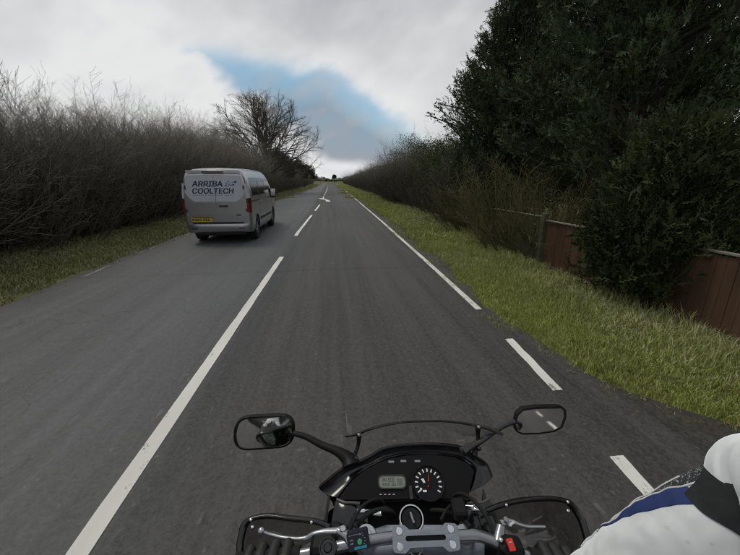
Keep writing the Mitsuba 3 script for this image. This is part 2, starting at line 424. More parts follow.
for y0, y1 in [(-27, -21), (-18, -12), (-9, -3), (0.9, 7.3), (10.2, 16.6), (19.0, 24.0), (31.5, 37), (40, 46), (49, 55), (58, 64), (67, 73), (76, 82), (85, 91), (94, 100)]:
    mark(y0, y1, road_centre, 0.10)
mark(3.82, 260, line_right, 0.085, 'edge_line', n=160)
for y0 in [-16, -14, -12, -10, -8, -6, -4.3, -2.6, -1.1, 0.40]:
    mark(y0, y0 + 0.95, line_right, 0.085, 'edge_line')
mark(1.13, 1.45, line_right, 0.085, 'edge_line')
mark(2.10, 2.99, line_right, 0.085, 'edge_line')
for y0 in np.arange(-14, 60, 2.0):
    if y0 < 1 or y0 > 5.5:
        mark(y0, y0 + 0.9, road_left, 0.055, 'verge_line', off=0.16, m='worn_paint')
# bent arrow pointing back to the left lane
arc = np.array([(0.02, 27.6), (-0.02, 28.6), (-0.12, 29.8), (-0.28, 30.8), (-0.44, 31.6)])
wid = np.array([0.16, 0.15, 0.14, 0.13, 0.13])
nrm = np.gradient(arc, axis=0); nrm = np.stack([-nrm[:, 1], nrm[:, 0]], 1) / np.linalg.norm(nrm, axis=1, keepdims=True)
poly = Polygon(np.vstack([arc + nrm * wid[:, None], (arc - nrm * wid[:, None])[::-1]])).buffer(0.01).union(Polygon([(-0.30, 31.1), (-0.62, 31.3), (-0.98, 33.4), (-0.35, 32.6)]))
put('arrow', trimesh.creation.extrude_polygon(poly.buffer(0), 0.003, engine='earcut').apply_translation((-0.03, 0, 0.006)), 'road_paint', 'road', label='white bent arrow on the centre line pointing to the left lane')

# ------------------------------------------------------------------ grass


def grass_patch(n, h0, h1, w, size, seed):
    r = np.random.default_rng(seed)
    p = np.c_[r.uniform(-size / 2, size / 2, (n, 2)), np.zeros(n)]
    clump = meshkit.noise(np.c_[p[:, :2] * 5.0, np.zeros(n)], seed)
    h = (h0 + (h1 - h0) * r.random(n) ** 2.2) * (0.55 + 0.9 * clump)
    a = r.uniform(0, 2 * np.pi, n)
    side = np.c_[np.cos(a), np.sin(a), np.zeros(n)] * (w * r.uniform(0.6, 1.4, n))[:, None]
    b = r.uniform(0, 2 * np.pi, n)
    lean = np.c_[np.cos(b), np.sin(b), np.zeros(n)] * (h * r.uniform(0.15, 0.9, n))[:, None]
    mid = p + lean * 0.35 + np.c_[np.zeros((n, 2)), h * 0.62]
    tip = p + lean + np.c_[np.zeros((n, 2)), h]
    v = np.stack([p - side, p + side, mid + side * 0.7, mid - side * 0.7, tip], 1).reshape(-1, 3)
    o = np.arange(n)[:, None] * 5
    return v, np.vstack([o + [0, 1, 2], o + [0, 2, 3], o + [3, 2, 4]])


def group(key, mesh, bsdf, **more):
    scene[key] = {'type': 'shapegroup', 'blades': mikit.ply(mesh, bsdf, **more)}


for k in range(3):
    group(f'near_grass_{k}', grass_patch(1600, 0.02, 0.07, 0.0032, 0.6, 20 + k), 'grass_blade')
    group(f'rank_grass_{k}', grass_patch(650, 0.04, 0.16, 0.0040, 0.6, 30 + k), 'grass_blade')
    group(f'far_grass_{k}', grass_patch(900, 0.03, 0.11, 0.010, 1.2, 40 + k), 'grass_blade')
    group(f'distant_grass_{k}', grass_patch(700, 0.05, 0.20, 0.03, 3.0, 50 + k), 'grass_blade')


def sow(name, kind, spots, label):
    for i, (x, y, s, sz) in enumerate(spots):
        key = f'{name}__{i + 1:03d}'
        scene[key] = {'type': 'instance', 'group': {'type': 'ref', 'id': f'{kind}_{i % 3}'},
                      'to_world': T().translate([float(x), float(y), float(hill(np.array(x), np.array(y)))]).rotate([0, 0, 1], float(rng.uniform(0, 360))).scale([float(s), float(s), float(s * sz)])}
    tag(name, label, 'grass', kind='stuff')


def cells(x0f, x1f, y0, y1, step, jitter=0.4):
    out = []
    for y in np.arange(y0, y1, step):
        for x in np.arange(x0f(y), x1f(y), step):
            out.append((x + rng.uniform(-jitter, jitter) * step, y + rng.uniform(-jitter, jitter) * step))
    return out


sow('mown_grass', 'near_grass', [(x, y, 1, rng.uniform(0.7, 1.3)) for x, y in cells(lambda y: road_right(y) + 0.10, lambda y: 4.2, 0.6, 9.0, 0.42, 0.25)], 'bright green mown grass verge between the right lane and the wooden fence')
sow('long_grass', 'rank_grass', [(x, y, 1, rng.uniform(0.6, 1.3)) for x, y in cells(lambda y: road_right(y) + (1.0 if y > 2.6 else 0.9) + 0.02 * y, lambda y: 4.25 + 0.09 * max(0, y - 6), 1.4, 12.0, 0.42) if rng.random() < 0.75], 'long straw coloured grass tufts at the foot of the fence and bushes')
sow('roadside_grass', 'far_grass', [(x, y, 1, rng.uniform(0.6, 1.2)) for x, y in cells(lambda y: road_right(y) + 0.5, lambda y: 4.6 + 0.04 * y, 9.0, 34.0, 0.85)], 'green grass strip along the right edge line farther ahead')
sow('left_verge_grass', 'far_grass', [(x, y, 1, rng.uniform(0.6, 1.2)) for x, y in cells(lambda y: -6.9, lambda y: road_left(y) - 0.50, 3.0, 34.0, 0.60, 0.12)], 'dull olive rough grass on the left verge below the hedge')
sow('distant_verge_grass', 'distant_grass', [(x, y, 1, rng.uniform(0.6, 1.1)) for a, b in ((lambda y: road_right(y) + 0.8, lambda y: road_right(y) + 3), (lambda y: road_left(y) - 3.2, lambda y: road_left(y) - 0.7)) for x, y in cells(a, b, 33.0, 150.0, 2.0)], 'grass verges on both sides of the road in the distance')

# ------------------------------------------------------------------ trees and hedges


def unit(v):
    return v / (np.linalg.norm(v, axis=-1, keepdims=True) + 1e-12)


def limbs(r, start, d, length, rad, npts, wob, trop, taper):
    """Bent limbs: (K,npts,3), (K,npts)."""
    t = np.linspace(0, 1, npts)
    K = len(start)
    P = np.zeros((K, npts, 3)); P[:, 0] = start
    cur = d.copy()
    for i in range(1, npts):
        cur = unit(cur + r.normal(0, wob, (K, 3)) + np.array([0, 0, trop]))
        P[:, i] = P[:, i - 1] + cur * (length / (npts - 1))[:, None]
    return P, rad[:, None] * (1 - (1 - taper) * t)


def sprout(r, P, R, n, tmin, ang, ratio, rratio, spread=0.25):
    """n children on each limb: starts, directions, lengths, radii."""
    K, N, _ = P.shape
    k = np.repeat(np.arange(K), n)
    t = tmin + (1 - tmin) * ((np.tile(np.arange(n), K) + r.random(K * n)) / n)
    f = np.clip(t * (N - 1), 0, N - 1 - 1e-6)
    i = f.astype(int); w = (f - i)[:, None]
    s = P[k, i] * (1 - w) + P[k, i + 1] * w
    tang = unit(P[k, i + 1] - P[k, i])
    side = unit(np.cross(tang, r.normal(0, 1, tang.shape)))
    a = np.radians(ang) * r.uniform(1 - spread, 1 + spread, len(k))[:, None]
    d = tang * np.cos(a) + side * np.sin(a)
    L = np.linalg.norm(np.diff(P, axis=1), axis=2).sum(1)[k] * ratio * (1.15 - 0.55 * t) * r.uniform(0.65, 1.25, len(k))
    rad = (R[k, i] * (1 - w[:, 0]) + R[k, i + 1] * w[:, 0]) * rratio
    return s, d, L, rad


def bare_crown(seed):
    """The spreading winter tree: (trunk and boughs, fine branches); boughs fan out and fill a rounded crown."""
    r = np.random.default_rng(seed)
    C, E = np.array([0, 0, 6.8]), np.array([7.9, 7.9, 5.6])               # the crown's middle and half sizes
    P0, R0 = limbs(r, np.array([[0, 0, -0.2]]), np.array([[0.03, 0, 1.0]]), np.array([5.2]), np.array([0.38]), 7, 0.02, 0.1, 0.6)

    def reach(s, d):                                                     # distance along d to the crown's edge
        o, q_ = (s - C) / E, d / E
        a_, b_, c_ = (q_ * q_).sum(1), (o * q_).sum(1), (o * o).sum(1) - 1
        return (-b_ + np.sqrt(np.maximum(b_ * b_ - a_ * c_, 0.01))) / a_

    m = 24
    az = np.arange(m) * 2.39996
    el = np.radians(np.interp(np.arange(m), [0, m - 1], [15, 85]) + r.normal(0, 3, m))
    d = np.stack([np.cos(az) * np.cos(el), np.sin(az) * np.cos(el), np.sin(el)], 1)
    f = np.interp(np.arange(m), [0, m - 1], [2.6, 6]) / 7 * 6
    i = np.clip(f.astype(int), 0, 5); w = np.clip(f - i, 0, 1)[:, None]
    s = P0[0, i] * (1 - w) + P0[0, np.minimum(i + 1, 6)] * w
    P1, R1 = limbs(r, s, d, reach(s, d) * r.uniform(.80, .97, m), r.uniform(0.075, 0.135, m), 10, 0.06, 0.0, 0.2)
    n = 16
    k = np.repeat(np.arange(m), n)
    t = (0.22 + 0.76 * (np.tile(np.arange(n), m) + r.random(m * n)) / n) * 9
    i = np.minimum(t.astype(int), 8); w = (t - i)[:, None]
    s = P1[k, i] * (1 - w) + P1[k, i + 1] * w
    tang = unit(P1[k, i + 1] - P1[k, i])
    d = unit(tang * 0.75 + unit(s - C) * 0.35 + unit(np.cross(tang, r.normal(0, 1, tang.shape))) * 0.85)
    L = np.clip(reach(s, d) * r.uniform(.55, .95, m * n), 0.5, 3.6)
    P2, R2 = limbs(r, s, d, L, np.clip(0.012 * L + 0.010, .016, .05), 7, 0.12, 0.01, 0.3)
    s, d, L, rad = sprout(r, P2, R2, 7, 0.15, 40, 0.42, 0.6)
    P3, R3 = limbs(r, s, d, L, np.maximum(rad * .8, 0.010), 5, 0.16, 0.02, 0.5)
    s, d, L, rad = sprout(r, P3, R3, 6, 0.1, 42, 0.55, 0.7)
    P4, R4 = limbs(r, s, d, np.clip(L, 0.25, .7), np.maximum(rad * 0.6, 0.006), 3, 0.2, 0.02, 0.7)
    return cat([tubes(P0, R0, 9), tubes(P1, R1, 6)]), cat([tubes(P2, R2, 4), tubes(P3, R3, 3), tubes(P4, R4, 3)])


def thicket(seed, h, spread, stems, side, fine, thick=1.0, low=0.35, flare=0.18):
    """A many-stemmed bare shrub."""
    r = np.random.default_rng(seed)
    a = r.uniform(0, 2 * np.pi, stems); q = np.sqrt(r.random(stems))
    s = np.stack([np.cos(a) * q * spread * 0.55, np.sin(a) * q * spread * 0.55, np.full(stems, -0.1)], 1)
    d = unit(np.stack([np.cos(a) * q * flare * 2 + r.normal(0, 0.10, stems), np.sin(a) * q * flare * 2 + r.normal(0, 0.10, stems), np.ones(stems)], 1))
    P0, R0 = limbs(r, s, d, h * r.uniform(0.62, 1.02, stems), r.uniform(0.012, 0.028, stems) * thick, 7, 0.09, 0.06, 0.25)
    s, d, L, rad = sprout(r, P0, R0, side, low, 38, 0.34, 0.55)
    P1, R1 = limbs(r, s, d, L, np.maximum(rad, 0.006 * thick), 5, 0.15, 0.10, 0.5)
    s, d, L, rad = sprout(r, P1, R1, fine, 0.15, 40, 0.5, 0.7)
    P2, R2 = limbs(r, s, d, L, np.maximum(rad * 0.8, 0.0045 * thick), 3, 0.2, 0.08, 0.6)
    return cat([tubes(P0, R0, 4), tubes(P1, R1, 3), tubes(P2, R2, 3)])


def leaf_ball(seed, n, rx, ry, h, leaf, base=0.0, lump=0.45, fill=0.55, flat=0.0):
    """Leaves spread through the lumpy volume of a bush."""
    r = np.random.default_rng(seed)
    d = unit(r.normal(0, 1, (n, 3)))
    d[:, 2] = np.abs(d[:, 2]) * 1.2 - 0.25
    d = unit(d)
    lumps = meshkit.noise(d * 2.6 + seed, seed) * 0.6 + meshkit.noise(d * 6 + seed, seed + 1) * 0.4
    rad = (1 - lump + lump * 1.7 * lumps) * (fill + (1 - fill) * r.random(n) ** 0.4)
    c = d * rad[:, None] * [rx, ry, h * 0.62] + [0, 0, base + h * 0.40]
    c[:, 2] = np.maximum(c[:, 2], 0.02 + 0.1 * r.random(n))
    u = unit(r.normal(0, 1, (n, 3)) + d * 0.5)
    w = unit(np.cross(u, r.normal(0, 1, (n, 3))))
    s = (leaf * r.uniform(0.55, 1.3, n))[:, None]
    v = np.stack([c - u * s, c + w * s * 0.42, c + u * s, c - w * s * 0.42], 1).reshape(-1, 3)
    o = np.arange(n)[:, None] * 4
    return v, np.vstack([o + [0, 1, 2], o + [0, 2, 3]])


def conifer(seed, H, R, base, branches, sprays, leaf=0.09, lean=(0, 0)):
    """(trunk and limbs, foliage): feathery sprays along drooping-then-rising limbs."""
    r = np.random.default_rng(seed)
    P0, R0 = limbs(r, np.array([[0, 0, -0.2], [0.25, 0.2, -0.2], [-0.3, 0.1, -0.2]]), unit(np.array([[0.0, 0, 1], [0.05, 0.04, 1], [-0.06, 0, 1]])), np.array([H * 0.94, H * 0.8, H * 0.7]), np.array([0.17, 0.12, 0.10]), 12, 0.015, 0.05, 0.1)
    hb = base + (H - base) * r.random(branches) ** 1.15
    ph = r.uniform(0, 2 * np.pi, branches)
    f = (hb - base) / (H - base)
    L = R * (0.62 + 0.38 * np.minimum(1, f * 6 + 0.2)) * (1 - f ** 1.6) ** 0.8 * r.uniform(0.70, 1.06, branches) + 0.15
    L *= 0.80 + 0.38 * meshkit.noise(np.stack([np.cos(ph) * 1.8, np.sin(ph) * 1.8, hb * 0.7], -1), seed)
    st = np.stack([np.cos(ph) * 0.1, np.sin(ph) * 0.1, hb], 1)
    d = unit(np.stack([np.cos(ph), np.sin(ph), r.uniform(0.15, 0.95, branches)], 1))
    P1, R1 = limbs(r, st, d, L, 0.012 + 0.012 * L, 6, 0.07, 0.06, 0.25)
    # sprays
    k = np.repeat(np.arange(branches), np.maximum(3, (sprays * L / R).astype(int)))
    n = len(k)
    t = 0.22 + 0.78 * r.random(n) ** 0.75
    ff = np.clip(t * 5, 0, 4.999); i = ff.astype(int); w = (ff - i)[:, None]
    c = P1[k, i] * (1 - w) + P1[k, i + 1] * w
    tang = unit(P1[k, i + 1] - P1[k, i])
    ax = unit(tang * 0.7 + r.normal(0, 0.55, (n, 3)) + [0, 0, 0.30])
    c = c + r.normal(0, 0.07, (n, 3))
    up = unit(np.cross(ax, np.cross(r.normal(0, 1, (n, 3)), ax)))
    sl = r.uniform(0.10, 0.40, n) * (0.75 + 0.5 * (1 - t)) * (leaf / 0.12) ** 0.5
    tris = []
    for j in range(7):                                                # leaflets of a flat spray, alternately left and right
        u = j / 6
        s = 0 if j == 6 else (1 if j % 2 else -1)
        b0 = c + ax * (sl * u)[:, None]
        dirn = unit(ax * (0.9 if s else 1.0) + up * s * 0.85 + r.normal(0, 0.12, (n, 3)))
        ll = leaf * (1.15 - 0.5 * u) * r.uniform(0.5, 1.3, n)
        tip = b0 + dirn * ll[:, None]
        half = ax * (0.020 if s else 0.0) + up * (0.0 if s else 0.018)
        tris.append(np.stack([b0 - half, b0 + half, tip], 1))
    tr = np.concatenate(tris).reshape(-1, 3)
    return cat([tubes(P0, R0, 8), tubes(P1, R1, 4)]), (tr, np.arange(len(tr)).reshape(-1, 3))


def place(x, y, z=None, rot=0.0, s=1.0, sz=None):
    z = float(hill(np.array(x), np.array(y))) if z is None else z
    return T().translate([float(x), float(y), float(z)]).rotate([0, 0, 1], float(rot)).scale([float(s), float(s), float(s if sz is None else sz)])


# the spreading bare tree beyond the van
bt = thing('bare_tree', 'large spreading bare winter tree with round twiggy crown rising beyond the van', 'tree')
wood, fine = bare_crown(9)
put('trunk', wood, 'bark', bt, to_world=place(-7.7, 46, rot=20, s=0.95))
put('branches', fine, 'bark', bt, to_world=place(-7.7, 46, rot=20, s=0.95))

# left hedge: bare stems packed along the verge, brambles at their feet
for k in range(4):
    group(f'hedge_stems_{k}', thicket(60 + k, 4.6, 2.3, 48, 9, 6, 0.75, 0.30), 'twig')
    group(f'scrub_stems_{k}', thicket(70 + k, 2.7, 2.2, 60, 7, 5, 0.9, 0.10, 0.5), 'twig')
    scene[f'bramble_mass_{k}'] = {'type': 'shapegroup', 'leaves': mikit.ply(leaf_ball(80 + k, 5200, 1.25, 1.25, 1.9, 0.05, lump=0.5, fill=0.3), 'dark_leaf')}


def plant(name, grp, x, y, s, label, cat_, grp_label, sz=None):
    key = number(name)
    scene[key] = {'type': 'instance', 'group': {'type': 'ref', 'id': grp}, 'to_world': place(x, y, rot=rng.uniform(0, 360), s=s, sz=sz)}
    tag(key, label, cat_, grp_label)


i = 0
for y in np.r_[-14:6:3.2, np.arange(6, 40, 1.25), np.arange(40, 75, 2.3), np.arange(75, 190, 5.0)]:
    for row in range(2 if y < 40 else 1):
        x = -8.0 - 1.7 * row - (0.9 if y > 36 else 0) + rng.uniform(-0.5, 0.5)
        top = np.interp(y, [0, 6, 10, 14, 25, 40, 190], [0.55, 0.60, 0.74, 0.86, 1.06, 0.95, 0.9])
        plant('hedge_tree', f'hedge_stems_{i % 4}', x, y + rng.uniform(-.5, .5), (1.0 if y < 75 else 1.3), 'slender bare grey-brown tree in the thick row beyond the left verge', 'tree', 'bare trees in the left hedge row', sz=top * rng.uniform(0.88, 1.1) + 0.05 * row)
        i += 1
for y in np.r_[-12:4:3.0, np.arange(4, 42, 1.35), np.arange(42, 110, 4.0)]:
    plant('scrub_bush', f'scrub_stems_{i % 4}', -7.35 + rng.uniform(-0.35, 0.2), y, rng.uniform(0.8, 1.05), 'low tangled bare bush at the foot of the left hedge', 'bush', 'bare scrub at the foot of the left hedge')
    plant('bramble', f'bramble_mass_{i % 4}', -7.7 + rng.uniform(-0.4, 0.3), y + 0.6, rng.uniform(0.85, 1.15), 'dark leafy bramble mound inside the foot of the left hedge', 'bush', 'brambles under the left hedge')
    i += 1

# evergreens past the bare tree on the left
for (x, y, s, lab) in [(-8.6, 62, 1.0, 'rounded dark evergreen tree nearest beyond the bare tree on the left'), (-7.6, 88, 1.0, 'second rounded evergreen tree on the left towards the far end of the road'), (-7.2, 125, 1.05, 'farthest rounded evergreen tree on the left near the vanishing point')]:
    k = thing('evergreen_tree', lab, 'tree')
    put('trunk', tube([(0, 0, -.2), (0.1, 0, 2.0), (0, 0, 4.5)], [0.32, 0.24, 0.08], 8), 'bark', k, to_world=place(x, y, s=s))
    put('crown', leaf_ball(int(y), 15000, 3.0, 3.0, 6.0, 0.14, 0.5, lump=0.55, fill=0.35), 'dark_leaf', k, to_world=place(x, y, s=s))

# right hedge: shrubs running away along the verge
shrub_lab = ['grey-brown twiggy shrub in the hedge running away along the right verge', 'dark leafy shrub among the bare shrubs of the right hedge']
for j, y in enumerate(np.r_[-14:-2:3.0, np.arange(13.5, 40, 1.7), np.arange(40, 100, 3.2), np.arange(100, 230, 7.0)]):
    x = float(np.interp(y, [0, 13, 30, 60, 230], [6.2, 6.6, 7.1, 8.2, 12.5])) + rng.uniform(-.4, .4)
    s = float(np.interp(y, [13, 18, 30, 60, 230], [0.74, 0.84, 0.98, 0.95, 1.0])) * (0.80 + 0.42 * float(meshkit.noise(np.array([y * 0.19, 3.3, 0.0]), 6))) * rng.uniform(0.92, 1.08)
    plant('hedge_shrub', f'hedge_stems_{j % 4}', x, y, s, shrub_lab[0], 'shrub', 'bare shrubs in the right hedge', sz=s * 0.92)
    plant('scrub_shrub', f'scrub_stems_{(j + 1) % 4}', x - 0.7, y + 0.7, s * 1.15, 'low spreading bare shrub at the front of the right hedge', 'shrub', 'low scrub in front of the right hedge')
    plant('leafy_shrub', f'bramble_mass_{j % 4}', x + 0.1, y + 0.3, s * 1.4 * rng.uniform(0.8, 1.25), shrub_lab[1], 'shrub', 'dark leafy shrubs in the right hedge', sz=s * rng.uniform(1.4, 2.1))

# tall conifers behind the fence
for (seed, x, y, H, R, base, nb, sp, lab) in [
    (3, 6.5, 12.2, 8.0, 2.9, 0.3, 700, 78, 'tall dark conifer farthest along the right verge, its slanting side against the sky'),
    (4, 6.9, 8.5, 11.5, 2.7, 0.9, 700, 88, 'tallest dark conifer in the middle of the three behind the fence'),
    (7, 5.75, 6.15, 11.0, 1.85, 1.4, 540, 76, 'dark conifer nearest the rider with bare lower trunk above the fence')]:
    k = thing('conifer', lab, 'tree')
    wood, leaves = conifer(seed, H, R, base, nb, sp, 0.075 if y > 12 else 0.062)
    put('trunk', wood, 'bark', k, to_world=place(x, y))
    put('crown', leaves, 'conifer_leaf', k, to_world=place(x, y))

# bushes at the fence
k = thing('evergreen_bush', 'dark green feathery bush spilling over the front of the wooden fence', 'bush')
wood, leaves = conifer(92, 2.2, 0.85, 0.02, 420, 62, 0.045)
put('stems', wood, 'bark', k, to_world=place(4.38, 3.98))
put('foliage', leaves, 'olive_leaf', k, to_world=place(4.38, 3.98))
k = thing('evergreen_bush', 'dark bushy evergreen rising behind the right end of the fence', 'bush')
wood, leaves = conifer(94, 2.3, 1.2, 0.1, 480, 56, 0.05)
put('stems', wood, 'bark', k, to_world=place(5.9, 3.7))
put('foliage', leaves, 'conifer_leaf', k, to_world=place(5.9, 3.7))
k = thing('lichen_shrub', 'tangled shrub of yellow-olive lichened stems at the far end of the fence', 'shrub')
put('stems', thicket(95, 2.2, 1.5, 90, 9, 5, 0.75, 0.08, 0.45), 'pale_twig', k, to_world=place(4.55, 7.5))
k = thing('lichen_shrub', 'smaller tangled olive shrub farther along the verge beside the tallest conifers', 'shrub')
put('stems', thicket(96, 1.9, 1.6, 90, 9, 5, 0.75, 0.08, 0.5), 'pale_twig', k, to_world=place(5.0, 10.6))
k = thing('thorn_shrub', 'dark bare thorny shrub in front of the farthest conifer', 'shrub')
put('stems', thicket(97, 2.6, 1.9, 110, 9, 5, 0.8, 0.08, 0.4), 'twig', k, to_world=place(5.3, 12.6))

# leafy green shrubs that join the right hedge to the conifers
for (seed, x, y, H, R, lab) in [(101, 5.9, 14.6, 2.9, 1.7, 'dark green shrub just past the farthest conifer on the right'), (102, 6.2, 18.0, 3.3, 1.8, 'fuller dark green shrub second beyond the conifers in the right hedge'),
                                (103, 6.6, 22.0, 3.9, 2.0, 'tall dark green shrub third beyond the conifers in the right hedge'), (104, 7.0, 28.0, 4.4, 2.2, 'tallest uneven green shrub in the middle of the right hedge'),
                                (105, 5.0, 9.7, 1.7, 0.95, 'low olive green bush at the foot of the tallest conifer'), (106, 6.9, 7.2, 1.5, 1.1, 'low dark bush in the shade behind the mossy end of the fence'), (107, 9.0, 12.0, 2.0, 1.7, 'dark undergrowth bush farther back behind the fence between conifer trunks')]:
    k = thing('green_shrub', lab, 'shrub')
    put('stems', thicket(seed, H * .9, R, 24, 6, 4, 1.2), 'bark', k, to_world=place(x, y))
    put('foliage', leaf_ball(seed, 17000, R, R, H * 1.15, 0.045 if H > 2 else 0.03, lump=0.7, fill=0.3), 'shrub_leaf', k, to_world=place(x, y))
# dead leaves blown along the kerbs and verge
lf = np.random.default_rng(55)
n_ = 2600
yy = lf.uniform(0.6, 26, n_)
sd_ = lf.random(n_) < 0.72
xx = np.where(sd_, road_right(yy) + lf.normal(-0.02, 0.16, n_) + (lf.random(n_) < .35) * lf.uniform(0, 1.6, n_), road_left(yy) + lf.normal(0.02, 0.14, n_))
zz = np.where((xx < road_right(yy)) & (xx > road_left(yy)), 0.012, 0.035)
c_ = np.stack([xx, yy, zz], 1)
u_ = unit(np.c_[lf.normal(0, 1, (n_, 2)), lf.normal(0, .35, n_)]); w_ = unit(np.cross(u_, np.array([0, 0, 1.0]) + lf.normal(0, .35, (n_, 3))))
s_ = lf.uniform(0.008, 0.024, n_)[:, None]
vv = np.stack([c_ - u_ * s_, c_ + w_ * s_ * .5, c_ + u_ * s_, c_ - w_ * s_ * .5], 1).reshape(-1, 3)
o_ = np.arange(n_)[:, None] * 4
tag(put('fallen_leaves', (vv, np.vstack([o_ + [0, 1, 2], o_ + [0, 2, 3]])), 'dead_leaf'), 'scattered brown dead leaves along the edges of the road', 'leaves', kind='stuff')

# far end of the road
k = thing('roadside_tree', 'small dark tree standing alone at the vanishing point of the road', 'tree')
put('trunk', tube([(0, 0, -.2), (0.1, 0, 3.2), (0, 0, 5)], [0.3, 0.22, 0.15], 7), 'bark', k, to_world=place(5.4, 300, z=0))
put('crown', leaf_ball(98, 2500, 2.0, 2.0, 4.2, 0.35, 2.6, lump=0.4), 'dark_leaf', k, to_world=place(5.4, 300, z=0))
for j, (x, y, s) in enumerate([(-16, 240, 3.0), (-9, 270, 2.6), (-4, 315, 2.6), (0, 318, 2.0), (5, 316, 2.0), (10, 318, 2.2), (15, 300, 2.6), (-14, 318, 3.0), (22, 280, 3.2)]):
    plant('distant_bush', f'bramble_mass_{j % 4}', x, y, s * 1.3, 'distant dark bush closing the far end of the road', 'bush', 'bushes at the far end of the road', sz=s * 1.1)

# ------------------------------------------------------------------ fence
fence = thing('wooden_fence', 'low rust-brown wooden fence of upright boards with a pale capping rail', 'fence')
fx = lambda y: 4.15 + 0.012 * (y - 3)
fy, j = -3.0, 0
base_board = box(-0.009, 0.009, -0.05, 0.05, 0, 1, 0.003)
boards = [mikit.ply(base_board, 'fence_wood'), mikit.ply(box(-0.012, 0.007, -0.05, 0.05, 0, 1, 0.002), 'fence_wood')]
while fy < 6.05:
    key = number(f'{fence}__board')
    h = 0.80 + 0.012 * rng.uniform(-1, 1)
    scene[key] = {**boards[j % 2], 'to_world': T().translate([float(fx(fy)), fy + 0.05, 0.02]).rotate([0, 0, 1], float(rng.uniform(-1.2, 1.2))).scale([1, 1.0, float(h)])}
    fy += 0.103; j += 1
for y0 in np.arange(-3.0, 6.0, 1.83):
    y1 = min(y0 + 1.83, 6.1)
    put('capping_rail', box(fx(y0) - 0.03, fx(y0) + 0.03, y0 + 0.004, y1 - 0.004, 0.835, 0.862, 0.005), 'fence_cap', fence, label='pale capping rail along the fence top')
    put('back_rail', box(fx(y0) + 0.022, fx(y0) + 0.06, y0 + 0.004, y1 - 0.004, 0.52, 0.60, 0.005), 'fence_wood', fence)
    put('gravel_board', box(fx(y0) - 0.016, fx(y0) + 0.016, y0 + 0.004, y1 - 0.004, -0.12, 0.016, 0.005), 'concrete', fence)
    put('post', box(fx(y0) + 0.025, fx(y0) + 0.10, y0 - 0.04, y0 + 0.04, -0.2, 0.82, 0.008), 'fence_wood', fence)
put('post', box(fx(6.2) - 0.06, fx(6.2) + 0.05, 6.13, 6.24, -0.2, 0.98, 0.012), 'concrete', fence, label='pale mossy post at the far end of the fence')
pf = thing('mossy_fence', 'short length of mossy green-grey boards continuing past the end of the rust-brown fence', 'fence')
for y0 in np.arange(6.27, 8.3, 0.103):
    key = number(f'{pf}__board')
    scene[key] = mikit.ply(box(fx(y0) - 0.01, fx(y0) + 0.01, y0, y0 + 0.1, -0.05, 0.86 + 0.02 * rng.uniform(-1, 1), 0.003), 'mossy_wood')
put('rail', box(fx(7.3) - 0.03, fx(7.3) + 0.03, 6.27, 8.3, 0.89, 0.915, 0.005), 'fence_cap', pf)

# ------------------------------------------------------------------ van (built from its rear face forward, then set on the road)
VW = 0.82                                                               # half width
van = thing('van', 'silver van with blue lettering on its rear doors, driving ahead in the left lane', 'van')
VAN = T().translate([-2.80, 9.05, 0.006]).rotate([0, 0, 1], 0.6)
_roof = lerp_fn([0, .04, .12, .4, 1.5, 3.0, 3.3, 3.75, 4.1, 4.25, 4.6, 4.82, 4.9], [1.70, 1.79, 1.845, 1.885, 1.91, 1.895, 1.84, 1.52, 1.22, 1.14, 1.04, .88, .62])
_half = lerp_fn([0, .025, .07, .14, 4.3, 4.6, 4.8, 4.88, 4.9], [VW - .075, VW - .035, VW - .012, VW, VW - .01, VW - .06, VW - .16, VW - .26, VW - .34])
_sill = lerp_fn([0, .3, 4.5, 4.9], [.36, .27, .24, .30])


def tumble(z):
    z = np.asarray(z, float)
    return 1 - 0.145 * np.clip((z - 1.0) / 0.86, 0, 1.2) ** 1.5 - 0.02 * np.clip((0.55 - z) / 0.3, 0, 1)


FR = np.array([0, .03, .10, .22, .36, .50, .62, .74, .84, .90, .945, .975, .993, 1.0])
RO = np.array([.96, .99, 1, 1, 1, 1, 1, 1, .997, .985, .955, .90, .78, .55])


def van_ring(y):
    zb, zt = _sill(y), _roof(y)
    z = zb + (zt - zb) * FR
    x = _half(y) * tumble(z) * RO
    z = np.r_[zb, z, zt + 0.012]; x = np.r_[0, x, 0]
    return np.stack([np.r_[x, -x[-2:0:-1]], np.full(2 * len(x) - 2, y), np.r_[z, z[-2:0:-1]]], 1)


def van_x(y, z):
    """Half width of the van's side at height z."""
    y, z = np.broadcast_arrays(np.asarray(y, float), np.asarray(z, float))
    f = (z - _sill(y)) / (_roof(y) - _sill(y))
    return _half(y) * tumble(z) * np.interp(f, FR, RO)


st = np.r_[0, .012, .025, .045, .07, .1, .14, .2, .3, np.linspace(.45, 3.0, 14), 3.15, 3.3, 3.45, 3.6, 3.75, 3.9, 4.05, 4.15, 4.25, 4.4, 4.55, 4.65, 4.75, 4.82, 4.87, 4.9]
rings = np.array([van_ring(y) for y in st])
n = rings.shape[1]
v = np.vstack([rings.reshape(-1, 3), rings[0].mean(0), rings[-1].mean(0)])
i, j = np.meshgrid(np.arange(len(st) - 1), np.arange(n), indexing='ij')
q = np.stack([i * n + j, i * n + (j + 1) % n, (i + 1) * n + (j + 1) % n, (i + 1) * n + j], -1).reshape(-1, 4)
jj = np.arange(n); e = (len(st) - 1) * n; m0 = len(st) * n
f = np.vstack([q[:, [0, 1, 2]], q[:, [0, 2, 3]], np.stack([(jj + 1) % n, jj, jj * 0 + m0], 1), np.stack([e + jj, e + (jj + 1) % n, jj * 0 + m0 + 1], 1)])
shell_body = trimesh.Trimesh(v, f, process=True)
shell_body.fix_normals()


def man(m):
    m = tm(m)
    return manifold3d.Manifold(manifold3d.Mesh(np.asarray(m.vertices, np.float32), np.asarray(m.faces, np.uint32)))


